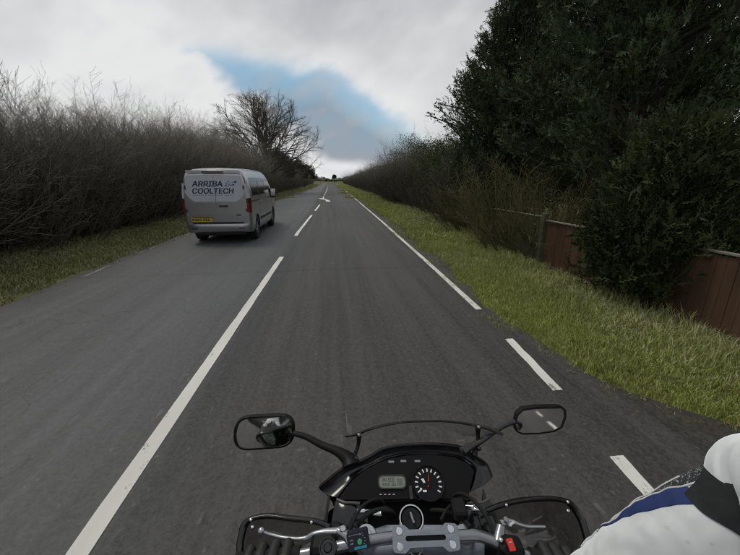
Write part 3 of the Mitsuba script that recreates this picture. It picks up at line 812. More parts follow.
body = man(shell_body)
WHEELS = [(0.80, -1), (0.80, 1), (3.78, -1), (3.78, 1)]
for wy, s in WHEELS:
    c = trimesh.creation.cylinder(0.37, 0.30, sections=40)
    c.apply_transform(trimesh.transformations.rotation_matrix(np.pi / 2, [0, 1, 0])); c.apply_translation((s * (VW - 0.08), wy, 0.33))
    body = body - man(c)
put('body', body, 'silver_paint', van, smooth=28, to_world=VAN)


def side_patch(s, poly_y0, poly_y1, z0, z1, off, slant0=0.0, slant1=0.0, ny=12, nz=8, back=0.012):
    """A panel lying on the van's side (s = -1 left, 1 right); slants lean its ends forward with height."""
    u, w = np.meshgrid(np.linspace(0, 1, ny), np.linspace(0, 1, nz), indexing='ij')
    z = z0 + (z1 - z0) * w
    y = (poly_y0 + slant0 * w) * (1 - u) + (poly_y1 + slant1 * w) * u
    x = van_x(y, z)
    return shell(np.stack([s * (x + off), y, z], -1), np.stack([s * (x - back), y, z], -1))


for s in (-1, 1):
    put('side_window', side_patch(s, 0.42, 1.32, 1.20, 1.66, 0.004), 'tinted_glass', van, smooth=30, to_world=VAN)
    put('side_window', side_patch(s, 1.40, 2.40, 1.20, 1.66, 0.004), 'tinted_glass', van, smooth=30, to_world=VAN)
    put('cab_window', side_patch(s, 2.52, 3.62, 1.16, 1.64, 0.004, 0, -0.36), 'tinted_glass', van, smooth=30, to_world=VAN)
    put('door_seam', side_patch(s, 2.452, 2.466, 0.45, 1.72, 0.0015, back=0.004), 'black_plastic', van, to_world=VAN)
    put('door_seam', side_patch(s, 1.352, 1.366, 0.62, 1.72, 0.0015, back=0.004), 'black_plastic', van, to_world=VAN)
    put('door_seam', side_patch(s, 3.60, 3.612, 0.62, 1.14, 0.0015, back=0.004), 'black_plastic', van, to_world=VAN)
    put('slide_rail', side_patch(s, 0.24, 1.34, 1.055, 1.082, 0.006), 'black_plastic', van, to_world=VAN)
    put('belt_line', side_patch(s, 0.22, 3.6, 1.10, 1.115, 0.006), 'silver_paint', van, smooth=30, to_world=VAN)
    put('rubbing_strip', side_patch(s, 1.30, 3.28, 0.50, 0.57, 0.014), 'black_plastic', van, to_world=VAN)
    put('strip_trim', side_patch(s, 1.32, 3.26, 0.585, 0.60, 0.012), 'alloy', van, to_world=VAN)
    put('door_handle', side_patch(s, 1.44, 1.64, 0.985, 1.02, 0.022), 'silver_paint', van, to_world=VAN)
    put('door_handle', side_patch(s, 2.52, 2.72, 0.985, 1.02, 0.022), 'silver_paint', van, to_world=VAN)
    mr = box(0, 0.20, 3.44, 3.56, 1.02, 1.34, 0.035); mr.apply_translation((VW - 0.02, 0, 0))
    if s < 0:
        mr.vertices[:, 0] *= -1; mr.invert()
    k = put('wing_mirror', mr, 'black_plastic', van, smooth=30, to_world=VAN)
    g = box(s * (VW + 0.09) - 0.075, s * (VW + 0.09) + 0.075, 3.434, 3.441, 1.08, 1.30)
    put('mirror_glass', g, 'mirror_glass', k, to_world=VAN)
    # lamp cluster up the rear corner
    u, w = np.meshgrid(np.linspace(0, 1, 6), np.linspace(0, 1, 10), indexing='ij')
    for nm, mt, z0, z1, w0, w1 in (('tail_light', 'red_lens', 0.80, 1.02, .070, .085), ('tail_light', 'dark_red_lens', 1.025, 1.15, .085, .08), ('tail_light', 'clear_lens', 1.155, 1.52, .08, .05)):
        z = z0 + (z1 - z0) * w
        ang = u * np.pi / 2
        width = (w0 + (w1 - w0) * w) * (1.0 if s > 0 else 0.55)
        xx = van_x(0.14, z) + 0.006 - 0.075 * (1 - np.sin(ang)) * width / .08
        yy = -0.016 + 0.14 * (1 - np.cos(ang))
        G = np.stack([s * xx, yy, z], -1)
        put(nm, shell(G, np.stack([s * (xx - 0.03), yy + 0.03, z], -1)), mt, van, smooth=40, to_world=VAN)
for wy, s in WHEELS:
    x0 = s * (VW - 0.125)
    tk = put('wheel', lathe([(0.19, -.105), (0.27, -.11), (0.318, -.095), (0.332, -.06), (0.334, 0), (0.332, .06), (0.318, .095), (0.27, .11), (0.19, .105), (0.19, -.105)], 40, loc=(x0, wy, 0.334), direction=(s, 0, 0)), 'tyre', van, smooth=35, to_world=VAN)
    put('rim', lathe([(0.0, .06), (0.05, .075), (0.07, .055), (0.13, .045), (0.165, .06), (0.205, .095), (0.215, .095), (0.215, .0), (0, .0)], 36, loc=(x0, wy, 0.334), direction=(s, 0, 0)), 'alloy', tk, smooth=30, to_world=VAN)
    for a in range(5):
        t = a * 2 * np.pi / 5
        sp = box(-0.02, 0.02, 0.05, 0.20, -0.006, 0.03, 0.006)
        sp.apply_translation((0, 0, 0.062)); sp.apply_transform(trimesh.transformations.rotation_matrix(t, [0, 0, 1]))
        sp.apply_transform(trimesh.geometry.align_vectors([0, 0, 1], [s, 0, 0])); sp.apply_translation((x0, wy, 0.334))
        put('spoke', sp, 'alloy', tk, to_world=VAN)
rear = lambda y: ((0, y, 0), (1, 0, 0), (0, 0, 1))                     # outlines drawn in x and z; the extrusion points backwards


def rear_plate(name, poly, y, d, m, parent=None, **more):
    mesh = plate(poly, d, rear(y))
    return put(name, mesh, m, parent or van, to_world=VAN, **more)


wx = lambda z: float(tumble(z)) * (VW - .085)
for s in (-1, 1):
    xa = 0.006
    pts = [(xa, 0.70)] + [(wx(0.70), 0.70), (wx(0.95), 0.95), (wx(1.2), 1.2), (wx(1.45), 1.45), (wx(1.6) - .005, 1.6), (wx(1.7) - .03, 1.70)] + [(xa, 1.725)]
    P = Polygon([(s * x, z) for x, z in pts]).buffer(-0.012).buffer(0.012)
    d = rear_plate('rear_door', P, 0.006, 0.016, 'silver_paint')
    W = Polygon([(s * x, z) for x, z in [(0.012, 1.075), (0.50, 1.075), (0.62, 1.16), (wx(1.3) - .004, 1.30), (wx(1.6) - .012, 1.60), (wx(1.68) - .05, 1.69), (0.012, 1.712)]]).buffer(-0.015).buffer(0.015)
    rear_plate('rear_window', W, -0.011, 0.008, 'white_film', d, label='rear window covered in white film with blue lettering')
    for z in (0.86, 1.42):
        rear_plate('hinge', rrect(s * (wx(z) - .012) - .016, s * (wx(z) - .012) + .016, z - .045, z + .045, .008), -0.008, 0.016, 'black_plastic', d)
    B = Polygon([(s * x, z) for x, z in [(0.02, 1.055), (0.52, 1.055), (0.64, 1.13), (0.64, 1.10), (0.53, 1.02), (0.02, 1.02)]]).buffer(0.004)
    rear_plate('swage', B, -0.010, 0.010, 'silver_paint', d)
    rear_plate('swage', rrect(s * 0.31 - .28, s * 0.31 + .28, 0.765, 0.79, .008), -0.010, 0.008, 'silver_paint', d)
doors = [f'{van}__rear_door', f'{van}__rear_door_001']
hd = doors[1]
rear_plate('handle', rrect(0.06, 0.27, 0.94, 0.985, .018), -0.0102, 0.014, 'black_plastic', hd)
rear_plate('handle_grip', rrect(0.055, 0.275, 0.985, 1.005, .009), -0.012, 0.022, 'silver_paint', hd)
rear_plate('badge', rrect(0.46, 0.57, 0.722, 0.752, .006), -0.010, 0.006, 'black_plastic', hd)
rear_plate('brake_light', rrect(-0.26, 0.24, 1.775, 1.80, .008), -0.004, 0.03, 'dark_red_lens')
rear_plate('roof_lip', rrect(-0.64, 0.64, 1.76, 1.83, .03), 0.030, 0.026, 'silver_paint')
# bumper
pts = []
bz = np.array([.30, .33, .40, .47, .52, .545]); bo = np.array([.01, .055, .075, .075, .06, .0])
xs = np.linspace(-1, 1, 21)
G0 = np.stack([np.broadcast_to((xs * (VW - 0.004))[:, None], (21, 6)), -bo[None] * (1 - 0.9 * np.abs(xs[:, None]) ** 8) + 0.16 * np.abs(xs[:, None]) ** 14, np.broadcast_to(bz, (21, 6))], -1)
G1 = G0.copy(); G1[..., 1] = 0.12 + 0.14 * np.abs(xs[:, None]) ** 14; G1[..., 0] *= 0.97
bp = put('bumper', shell(G0, G1), 'silver_paint', van, smooth=25, to_world=VAN)
rear_plate('step_tread', rrect(-0.62, 0.62, 0.545, 0.565, .006), 0.02, 0.05, 'black_plastic', bp)
rear_plate('reflector', rrect(0.50, 0.64, 0.40, 0.43, .01), -0.0745, 0.008, 'dark_red_lens', bp)
rear_plate('reflector', rrect(-0.64, -0.50, 0.40, 0.43, .01), -0.0745, 0.008, 'dark_red_lens', bp)
rear_plate('lower_panel', rrect(-0.72, 0.72, 0.572, 0.690, .02), 0.01, 0.02, 'silver_paint', van)
k = rear_plate('number_plate', rrect(-0.64, -0.145, 0.578, 0.682, .01), -0.012, 0.008, 'plate_yellow', van)
x = -0.62
for wch in (.05, .05, .05, .05, 0, .05, .05, .05):                    # the characters are too blurred in the picture to read
    if wch:
        rear_plate('character', rrect(x, x + wch - .008, 0.597, 0.662, .012).difference(rrect(x + .013, x + wch - .021, 0.612, 0.647, .006)), -0.0205, 0.0012, 'black_plastic', k)
    x += wch + 0.008 if wch else 0.022
rear_plate('plate_lamp', rrect(-0.60, -0.12, 0.690, 0.705, .005), -0.008, 0.02, 'black_plastic', van)


def letters(text, x0, x1, z0, h, m, parent, slant=0.22, y=-0.0195):
    t = meshkit.text_mesh(text, h, 0.0015, True)
    v = np.asarray(t.vertices).copy()
    k = (x1 - x0 - slant * h) / (v[:, 0].max() - v[:, 0].min())
    v[:, 0] = (v[:, 0] - v[:, 0].min()) * k + slant * v[:, 1]
    one = np.stack([x0 + v[:, 0], y - v[:, 2], z0 + v[:, 1]], 1)
    put('lettering', fix(cat([(one + [-.003, 0, 0], t.faces), (one + [.003, .0002, .001], t.faces)])), m, parent, to_world=VAN)


letters('ARRIBA', -0.52, 0.225, 1.445, 0.125, 'navy_ink', f'{doors[0]}__rear_window')
letters('COOLTECH', -0.54, 0.46, 1.275, 0.125, 'navy_ink', f'{doors[0]}__rear_window')
# flock of small marks after the first word
wnd = f'{doors[1]}__rear_window'
for (cx, cz, r_, kind) in [(0.275, 1.47, .022, 'navy_ink'), (0.33, 1.455, .016, 'navy_ink'), (0.365, 1.50, .030, 'sky_ink'), (0.41, 1.475, .024, 'sky_ink'), (0.34, 1.565, .026, 'sky_ink'), (0.46, 1.49, .026, 'navy_ink'), (0.505, 1.56, .034, 'navy_ink'), (0.44, 1.545, .014, 'sky_ink'), (0.30, 1.525, .012, 'navy_ink')]:
    rear_plate('emblem', Polygon([(cx - r_, cz - .4 * r_), (cx + r_ * 1.1, cz + r_ * .8), (cx + .5 * r_, cz - r_), (cx - .2 * r_, cz - .8 * r_)]).buffer(.004), -0.0195, 0.0015, kind, wnd)
r_ = random.Random(4)
x = -0.55                                                                # a line of small print, unreadable at this size
bars = []
while x < 0.44:
    w_ = r_.uniform(.012, .03)
    if r_.random() > 0.14:
        bars.append(plate(sbox(x, 1.222, x + w_, 1.222 + r_.choice([.018, .022, .026])), 0.0012, rear(-0.0195)))
    x += w_ + .006
put('small_print', cat(bars), 'grey_ink', f'{doors[0]}__rear_window', to_world=VAN, kind='stuff')
put('underbody', box(-VW + .2, VW - .2, 0.15, 4.6, 0.20, 0.36, 0.03), 'black_plastic', van, to_world=VAN)
u, w = np.meshgrid(np.linspace(-1, 1, 10), np.linspace(0, 1, 8), indexing='ij')
yy = 3.36 + 0.68 * (1 - w)
zz = np.interp(yy, [3.3, 3.75, 4.1], [1.84, 1.52, 1.22]) + 0.012
G = np.stack([u * (VW * 0.80 - 0.02 + 0.05 * (1 - w)), yy, zz], -1)
put('windscreen', shell(G, G - [0, .01, .03]), 'tinted_glass', van, smooth=30, to_world=VAN)
for s in (-1, 1):
    put('headlight', box(s * 0.56 - .14, s * 0.56 + .14, 4.66, 4.84, 0.72, 0.92, 0.05), 'clear_lens', van, smooth=30, to_world=VAN)
put('grille', box(-0.38, 0.38, 4.86, 4.915, 0.42, 0.72, 0.02), 'black_plastic', van, to_world=VAN)

# ------------------------------------------------------------------ motorcycle (x right, y ahead, z up; it heads the way the rider looks)
bike = thing('motorcycle', 'black sports touring motorcycle under the rider with silver handlebar and two mirrors', 'motorcycle')
BIKE = T().rotate([0, 0, 1], -math.degrees(YAW))
A = np.array
CEN = 0.10                                                              # its middle plane


def bp_(name, mesh, m, parent=None, smooth=35, label=None, **more):
    return put(name, mesh, m, parent or bike, smooth=smooth, to_world=BIKE, label=label, **more)


def ball(c, r, n=2):
    s = trimesh.creation.icosphere(n, r); s.apply_translation(c); return s


def lump(spheres, edge=0.006, it=6):
    """Hulls of consecutive sphere pairs or groups, joined, refined and smoothed into one surface."""
    M = None
    for grp in spheres:
        pts = np.vstack([ball(c, r, 2).vertices for c, r in grp])
        h = manifold3d.Manifold.hull_points(pts.astype(np.float64))
        M = h if M is None else M + h
    M = M.refine_to_length(edge)
    mm = M.to_mesh()
    t = trimesh.Trimesh(mm.vert_properties[:, :3], mm.tri_verts, process=True)
    trimesh.smoothing.filter_taubin(t, iterations=it)
    t.fix_normals()
    return t


def chain(pts, r):
    r = np.broadcast_to(r, (len(pts),))
    return [[(pts[i], r[i]), (pts[i + 1], r[i + 1])] for i in range(len(pts) - 1)]


RIM = A([(-0.1309, 0.6828, 0.8224), (-0.1039, 0.6972, 0.8362), (-0.0739, 0.7157, 0.8463), (-0.0349, 0.7325, 0.8507), (-0.0027, 0.7447, 0.857), (0.0384, 0.7593, 0.8715), (0.0966, 0.7661, 0.877), (0.1711, 0.7668, 0.8796), (0.2443, 0.7608, 0.8768), (0.2835, 0.7418, 0.8648), (0.3107, 0.7233, 0.8549), (0.3168, 0.6982, 0.8399)])
PAN = A([(-0.0807, 0.6641, 0.8113), (-0.062, 0.6875, 0.8206), (-0.0419, 0.7035, 0.8327), (-0.0159, 0.7197, 0.8421), (0.0134, 0.7322, 0.8494), (0.0516, 0.7447, 0.857), (0.101, 0.7511, 0.8609), (0.1693, 0.7518, 0.8635), (0.2308, 0.7455, 0.8596), (0.2632, 0.7329, 0.852), (0.2782, 0.7173, 0.8412), (0.2552, 0.6761, 0.817)])
LOW = np.stack([np.linspace(-0.075, 0.252, 12), np.full(12, 0.662), np.linspace(0.8035, 0.8095, 12)], 1)
lip = RIM + [0, 0.012, -0.002]
bowl = (RIM + PAN) / 2 + [0, 0.002, -0.010]
side_low = RIM * [1, 1, 0] + A([CEN, 0, 0]) * 0
nose1 = RIM * [0.96, 1, 1] + A([CEN * 0.04, 0.055, -0.085])
nose2 = np.stack([CEN + (RIM[:, 0] - CEN) * 0.92, RIM[:, 1] + 0.13, RIM[:, 2] - 0.22], 1)
nose3 = np.stack([CEN + (RIM[:, 0] - CEN) * 0.62, RIM[:, 1] + 0.16 + 0.05 * np.sin(np.linspace(0, np.pi, 12)), RIM[:, 2] - 0.40], 1)
bp_('fairing', solid(refine([RIM, lip, nose1, nose2, nose3], 30, 48), 0.004), 'gloss_black')
bp_('cowl_lining', solid(refine([RIM + [0, .0005, -.0015], bowl, PAN], 12, 48), 0.003), 'gloss_black')
bp_('rim_trim', tube(RIM + [0, 0.001, 0.0005], 0.0030, 8, 60), 'matte_black')
# instrument panel facing the rider
PO, PX = A([0.100, 0.6628, 0.8070]), A([1.0, 0.004, 0.008])
PX /= np.linalg.norm(PX)
PY = A([0.0, 0.088, 0.0555]); PY -= PX * (PY @ PX); PY /= np.linalg.norm(PY)
PN = np.cross(PX, PY)


def on_panel(p, up=0.0):
    p = A(p, float) - PO
    p = p - PN * (p @ PN)
    return float(p @ PX), float(p @ PY)


panel_poly = Polygon([on_panel(p) for p in PAN] + [on_panel(p) for p in LOW[::-1]]).buffer(-0.002)
pan = bp_('instrument_panel', plate(panel_poly, 0.006, (PO - PN * 0.004, PX, PY)), 'panel_black', smooth=False)


def pp(name, poly, up, d, m, parent, **more):
    return bp_(name, plate(poly, d, (PO + PN * up, PX, PY)), m, parent, smooth=False, **more)


tx, ty = on_panel((0.1499, 0.6904, 0.8271))
from shapely.geometry import Point
disc = lambda r, cx=tx, cy=ty: Point(cx, cy).buffer(r, quad_segs=16)
gk = pp('rev_counter', disc(0.0385), 0.002, 0.006, 'dial_face', pan, label='round rev counter with white ticks and red needle')
bp_('bezel', lathe([(0.0385, 0), (0.042, 0), (0.042, .008), (0.0400, .0105), (0.0385, .009), (0.0385, 0)], 48, loc=PO + PX * tx + PY * ty + PN * 0.002, direction=PN), 'gloss_black', gk)
for a in np.linspace(214, -34, 13):
    c, s = math.cos(math.radians(a)), math.sin(math.radians(a))
    r0, r1, w = 0.0265, 0.0345, 0.0016
    pp('tick', Polygon([(tx + c * r0 - s * w, ty + s * r0 + c * w), (tx + c * r1 - s * w, ty + s * r1 + c * w), (tx + c * r1 + s * w, ty + s * r1 - c * w), (tx + c * r0 + s * w, ty + s * r0 - c * w)]), 0.008, 0.0006, 'dial_white', gk)
a = math.radians(84); c, s = math.cos(a), math.sin(a)
pp('needle', Polygon([(tx - c * .008 - s * .0022, ty - s * .008 + c * .0022), (tx + c * .028, ty + s * .028), (tx - c * .008 + s * .0022, ty - s * .008 - c * .0022)]), 0.0092, 0.0008, 'signal_red', gk)
pp('hub', disc(0.0045), 0.0101, 0.002, 'matte_black', gk)
pp('legend', Polygon([(tx - .018, ty + .010), (tx - .011, ty + .012), (tx - .007, ty + .002), (tx - .012, ty + .001)]), 0.008, 0.0006, 'dial_white', gk)
pp('legend', rrect(tx - .016, tx - .006, ty - .019, ty - .014, .001), 0.008, 0.0006, 'dial_white', gk)
pp('legend', disc(0.003, tx - 0.020, ty - 0.012), 0.008, 0.0006, 'dial_white', gk)
lx, ly = on_panel((0.057, 0.6955, 0.8275))
lk = pp('speed_display', rrect(lx - .034, lx + .034, ly - .0135, ly + .0135, .009), 0.002, 0.003, 'lcd', pan, label='pale grey-green liquid crystal display left of the rev counter')
pp('display_frame', rrect(lx - .037, lx + .037, ly - .0165, ly + .0165, .011).difference(rrect(lx - .0335, lx + .0335, ly - .013, ly + .013, .009)), 0.002, 0.0045, 'gloss_black', lk)
r_ = random.Random(8)
for gx0, gx1, gy0, gy1, m in [(-.026, -.012, .001, .009, 3), (-.010, .006, -.001, .010, 3), (-.026, -.006, -.009, -.003, 4), (-.002, .010, -.009, -.003, 3), (.014, .028, -.008, .008, 3)]:
    w = (gx1 - gx0) / m
    for q_ in range(m):
        pp('segment', rrect(lx + gx0 + q_ * w + .0006, lx + gx0 + (q_ + 1) * w - .0006, ly + gy0, ly + gy1 - r_.choice([0, .001]), .0008).difference(rrect(lx + gx0 + q_ * w + .0016, lx + gx0 + (q_ + 1) * w - .0016, ly + gy0 + .0012, ly + gy1 - .0015, .0004)), 0.0052, 0.0003, 'lcd_ink', lk)
for q_ in range(4):
    pp('warning_light', rrect(lx - .033 + q_ * .011, lx - .033 + q_ * .011 + .006, ly - .0285, ly - .0262, .0008), 0.002, 0.0008, 'alloy', pan)
for wx_, wz in ((0.0569, .7416), (0.0896, .7436), (0.1276, .7436)):
    ux, uy = on_panel((wx_, wz - .006, 0.8525))
    pp('indicator_lamp', rrect(ux - .008, ux + .008, uy - .0025, uy + .0025, .0022), 0.002, 0.0015, 'steel', pan)
pp('panel_rib', rrect(0.0, 0.008, -.0, .03, .002), 0.002, 0.004, 'gloss_black', pan)
# screen
SCR = A([(-0.0668, 0.748, 0.9227), (-0.0386, 0.7748, 0.9075), (0.0, 0.7915, 0.9114), (0.0567, 0.8038, 0.918), (0.1139, 0.81, 0.9214), (0.1766, 0.8104, 0.9227), (0.2396, 0.8012, 0.9269), (0.2845, 0.7908, 0.927), (0.3276, 0.7706, 0.9291), (0.3552, 0.7498, 0.9292)])
SCR[0] = (-0.068, 0.762, 0.912)
low_scr = np.stack([CEN + (SCR[:, 0] - CEN) * 0.80, SCR[:, 1] + 0.165, SCR[:, 2] - 0.150], 1)
mid_scr = np.stack([CEN + (SCR[:, 0] - CEN) * 0.93, SCR[:, 1] + 0.085, SCR[:, 2] - 0.077], 1)
Gs = refine([SCR, mid_scr, low_scr], 14, 40)
ws = bp_('windscreen', (Gs.reshape(-1, 3), grid_faces(14, 40)), 'screen_acrylic', smooth=True)
bp_('edge_trim', tube(SCR, [.0022, .0034, .0038, .0036, .0032, .0032, .0034, .0040, .0050, .0038], 8, 60), 'gloss_black', ws)
for pts in ([(-0.0304, 0.7729, 0.9050), (-0.0331, 0.7661, 0.877), (-0.0434, 0.7447, 0.857), (-0.0351, 0.7362, 0.8453)], [(0.298, 0.7797, 0.9247), (0.298, 0.7721, 0.8982), (0.2894, 0.7563, 0.8793), (0.2808, 0.7422, 0.8661)]):
    k = bp_('screen_bracket', tube(pts, [.0075, .0050, .0060, .0085], 10, 14), 'matte_black')
    bp_('bolt', ball(A(pts[0]) + [0, -.004, .006], .0052), 'steel', k)
    bp_('bolt', ball(A(pts[2]) + [0.006, -.006, .004], .0062), 'gloss_black', k)
# mirrors


def mirror(name, outline, centre, look_back, stalk, radii, stalk_mat, label, curve=1.0, roll=0.0):
    """A mirror facing half-way between the rider's eye and the road behind."""
    c = A(centre)
    eye = unit(A([0, 0, EYE]) - c)
    nn = unit(eye + unit(A(look_back, float)))
    ex = unit(np.cross([0, 0, 1.0], nn))
    if ex[0] < 0:
        ex = -ex
    ey = np.cross(nn, ex)
    ex, ey = ex * math.cos(roll) + ey * math.sin(roll), ey * math.cos(roll) - ex * math.sin(roll)
    k = bp_(name, plate(Polygon(outline).buffer(0.0045, quad_segs=5), 0.012, (c - nn * 0.010, ex, ey)), 'matte_black', smooth=False, label=label)
    P = Polygon(outline)
    ring = np.array(P.buffer(0.004, quad_segs=4).exterior.coords)[:-1]
    rows = [c - nn * d + ring[:, :1] * ex * f + ring[:, 1:] * ey * f for d, f in ((.008, 1.0), (.020, .93), (.032, .70), (.038, .35))]
    hull = trimesh.convex.convex_hull(np.vstack(rows))
    bp_('housing', hull, 'gloss_black', k, smooth=40)
    PG = P.buffer(-0.0004)
    gx_, gy_ = np.meshgrid(np.linspace(-.09, .09, 61), np.linspace(-.06, .06, 41), indexing='ij')
    edge = np.array(PG.exterior.coords)
    rr_, aa_ = np.linspace(0, 1, 16), np.arange(120) * np.pi / 60       # the glass bulges a little, as driving mirrors do
    from shapely.geometry import LineString
    reach = np.array([max(np.hypot(*q_) for q_ in np.array(LineString([(0, 0), (math.cos(t_), math.sin(t_))]).intersection(PG.exterior).centroid.coords)) for t_ in aa_])
    q2 = np.stack([rr_[:, None] * reach * np.cos(aa_), rr_[:, None] * reach * np.sin(aa_)], -1)
    bulge = 0.0036 - (q2 ** 2).sum(-1) / (2 * curve)
    gv = c + q2[..., :1] * ex + q2[..., 1:] * ey + nn * (bulge + .0012)[..., None]
    i_, j_ = np.meshgrid(np.arange(15), np.arange(120), indexing='ij')
    qf = np.stack([i_ * 120 + j_, (i_ + 1) * 120 + j_, (i_ + 1) * 120 + (j_ + 1) % 120, i_ * 120 + (j_ + 1) % 120], -1).reshape(-1, 4)
    bp_('glass', (gv.reshape(-1, 3), qf), 'mirror_glass', k, smooth=True)
    bp_('rim', plate(P.buffer(0.0042, quad_segs=5).difference(P.buffer(-0.0008)), 0.0045, (c + nn * 0.0, ex, ey)), 'gloss_black', k, smooth=False)
    bp_('stalk', tube(stalk, radii, 12, 30, flat=((0, .6, 1), 0.75)), stalk_mat, k)
    return k


lo = rrect(-0.078, 0.078, -0.043, 0.043, 0.034)
mirror('mirror', list(Polygon(lo.exterior.coords).exterior.coords), (-0.296, 0.7934, 0.8998), (0.20, -1, -0.24),
       [(-0.2171, 0.7958, 0.8934), (-0.1823, 0.789, 0.8885), (-0.1332, 0.7709, 0.8758), (-0.0878, 0.7578, 0.8662), (-0.057, 0.7432, 0.8517), (-0.0481, 0.7259, 0.8457)], [.010, .0105, .012, .016, .023, .026], 'matte_black', 'oval left mirror reflecting the dark rider', roll=-0.13)
ro = Polygon([(-.066, -.012), (-.060, .016), (-.046, .030), (-.012, .036), (.055, .040), (.066, .034), (.068, .014), (.060, -.014), (.040, -.026), (.0, -.034), (-.045, -.037), (-.060, -.030)]).buffer(.004).buffer(-.004)
mirror('mirror', list(ro.exterior.coords), (0.4764, 0.8023, 0.9309), (0.37, -1, -0.28),
       [(0.4080, 0.8052, 0.9250), (0.373, 0.7955, 0.9182), (0.3385, 0.7801, 0.9078), (0.3047, 0.7657, 0.8939), (0.273, 0.7571, 0.8819), (0.2484, 0.7451, 0.8765)], [.0105, .0095, .0085, .009, .012, .015], 'stalk_black', 'angular right mirror reflecting the road and its white dashes')
# handlebar, clamp and yoke
BARP = A([(-0.2804, 0.5131, 0.8150), (-0.1464, 0.5203, 0.8258), (-0.0528, 0.5289, 0.8407), (-0.0042, 0.5342, 0.8447), (0.0557, 0.5408, 0.8457), (0.18, 0.5416, 0.8488), (0.225, 0.5419, 0.8499), (0.2514, 0.5369, 0.8467), (0.2844, 0.5263, 0.8387), (0.3347, 0.5191, 0.8220), (0.4528, 0.5103, 0.8070)])
hb = bp_('handlebar', tube(BARP, 0.0118, 14, 90), 'steel')
bp_('grip', tube(BARP[:2] * A([[1, 1, 1], [1, 1, 1]]) + 0, 0.0165, 14, 12), 'rubber', hb)
bp_('grip', tube(BARP[-2:], 0.0165, 14, 12), 'rubber', hb)
CO, CX_ = A([0.1162, 0.533, 0.8549]), unit(A([0.1034, 0.0010, 0.0045]))
CY_ = A([0.0, 0.0220, 0.0158]); CY_ = unit(CY_ - CX_ * (CY_ @ CX_)); CN = np.cross(CX_, CY_)
H = Polygon([(-.066, .019), (-.045, .021), (-.034, .012), (.034, .012), (.045, .021), (.066, .019), (.066, -.019), (.045, -.021), (.034, -.012), (-.034, -.012), (-.045, -.021), (-.066, -.019)]).buffer(-.004).buffer(.007, quad_segs=4)
slot = rrect(-.042, .042, -.0045, .0045, .0044)
cl = bp_('bar_clamp', plate(H.difference(slot), 0.012, (CO + CN * 0.0045, CX_, CY_)), 'brushed_alloy', smooth=False)
bp_('slot_floor', plate(slot.buffer(-.0004), 0.004, (CO + CN * 0.0045, CX_, CY_)), 'matte_black', cl, smooth=False)
bp_('clamp_base', plate(H.buffer(-.003), 0.030, (CO - CN * 0.030, CX_, CY_)), 'brushed_alloy', cl, smooth=False)
for sx in (-.054, .054):
    for sy in (-.013, .013):
        bk_ = bp_('bolt', lathe([(0, .0205), (.0035, .0205), (.0035, .018), (.0065, .018), (.0075, .0165), (.0075, .016), (0, .016)], 20, loc=CO + CX_ * sx + CY_ * sy, direction=CN), 'chrome', cl)
kc = A([0.0894, 0.561, 0.8692])
kd = unit(A([0.0, -0.42, 0.9]))
ks = bp_('ignition_switch', lathe([(0, .010), (.020, .012), (.0225, .008), (.0225, -.03), (0, -.03)], 36, loc=kc, direction=kd), 'matte_black')
ring = lathe([(.0225, .004), (.027, .004), (.0275, .011), (.026, .0135), (.0235, .0135), (.0225, .011), (.0225, .004)], 48, loc=kc, direction=kd)
bp_('bezel', ring, 'chrome', ks)
key_m = plate(rrect(-.002, .002, -.011, .010, .0015), 0.012, (kc + kd * 0.011, unit(A([1, .3, .1])), unit(np.cross(kd, unit(A([1, .3, .1]))))))
bp_('key', key_m, 'steel', ks, smooth=False)
yk = Polygon([(-.105, -.012), (-.10, .02), (-.06, .034), (.06, .034), (.11, .03), (.14, .01), (.13, -.02), (.06, -.05), (-.05, -.05)]).buffer(.012, quad_segs=4)
yo = A([0.100, 0.545, 0.795])
bp_('top_yoke', plate(yk, 0.022, (yo, A([1, 0, 0]), A([0, 1, .0]))), 'brushed_alloy', smooth=False)
bp_('stem_nut', lathe([(0, .012), (.010, .012), (.012, .009), (.017, .009), (.018, .006), (.018, 0), (0, 0)], 32, loc=(0.0961, 0.531, 0.818), direction=(0, -.3, 1)), 'chrome')
for s in (-1, 1):
    bp_('fork_cap', lathe([(0, .014), (.010, .014), (.012, .010), (.021, .010), (.023, .006), (.023, -.02), (0, -.02)], 32, loc=(CEN + s * .108, .557, .826), direction=(0, -.35, 1)), 'alloy')
    bp_('fork_leg', tube([(CEN + s * .108, .56, .80), (CEN + s * .108, .80, .30)], .024, 16), 'steel')
# control box on the bar
bx = A([(-0.0519, 0.5263, 0.8751), (-0.0104, 0.5314, 0.8821), (0.0041, 0.5157, 0.8563), (-0.039, 0.5107, 0.8496)])
bo = bx.mean(0); bex = unit(bx[1] - bx[0] + bx[2] - bx[3]); bey = bx[0] - bx[3] + bx[1] - bx[2]; bey = unit(bey - bex * (bey @ bex)); bn = np.cross(bex, bey)
kb = bp_('control_box', plate(rrect(-.0225, .0225, -.0165, .0165, .004), .016, (bo - bn * .012, bex, bey)), 'box_navy', smooth=False, label='small dark control box with a green light and a cyan strip')
bq = lambda name, poly, m, up=.004, d=.0006: bp_(name, plate(poly, d, (bo + bn * up, bex, bey)), m, kb, smooth=False)
bq('button', Point(0.003, -0.0015).buffer(.0048), 'led_green', .004, .0022)
bq('strip', rrect(-.010, .016, -.0145, -.0095, .001), 'label_cyan')
for q_ in range(5):
    a = math.radians(75 - q_ * 30)
    bq('tick', rrect(.003 + .0115 * math.cos(a) - .0018, .003 + .0115 * math.cos(a) + .0018, .0005 + .0105 * math.sin(a) - .0006, .0005 + .0105 * math.sin(a) + .0006, .0004), 'alloy')
for q_ in range(6):
    bq('legend', rrect(-.018 + q_ * .0052, -.0142 + q_ * .0052, .0112, .0126, .0004), 'grey_ink')
for y_ in (.002, -.004):
    bq('legend', rrect(-.0165, -.0105, y_, y_ + .0025, .0008), 'grey_ink')
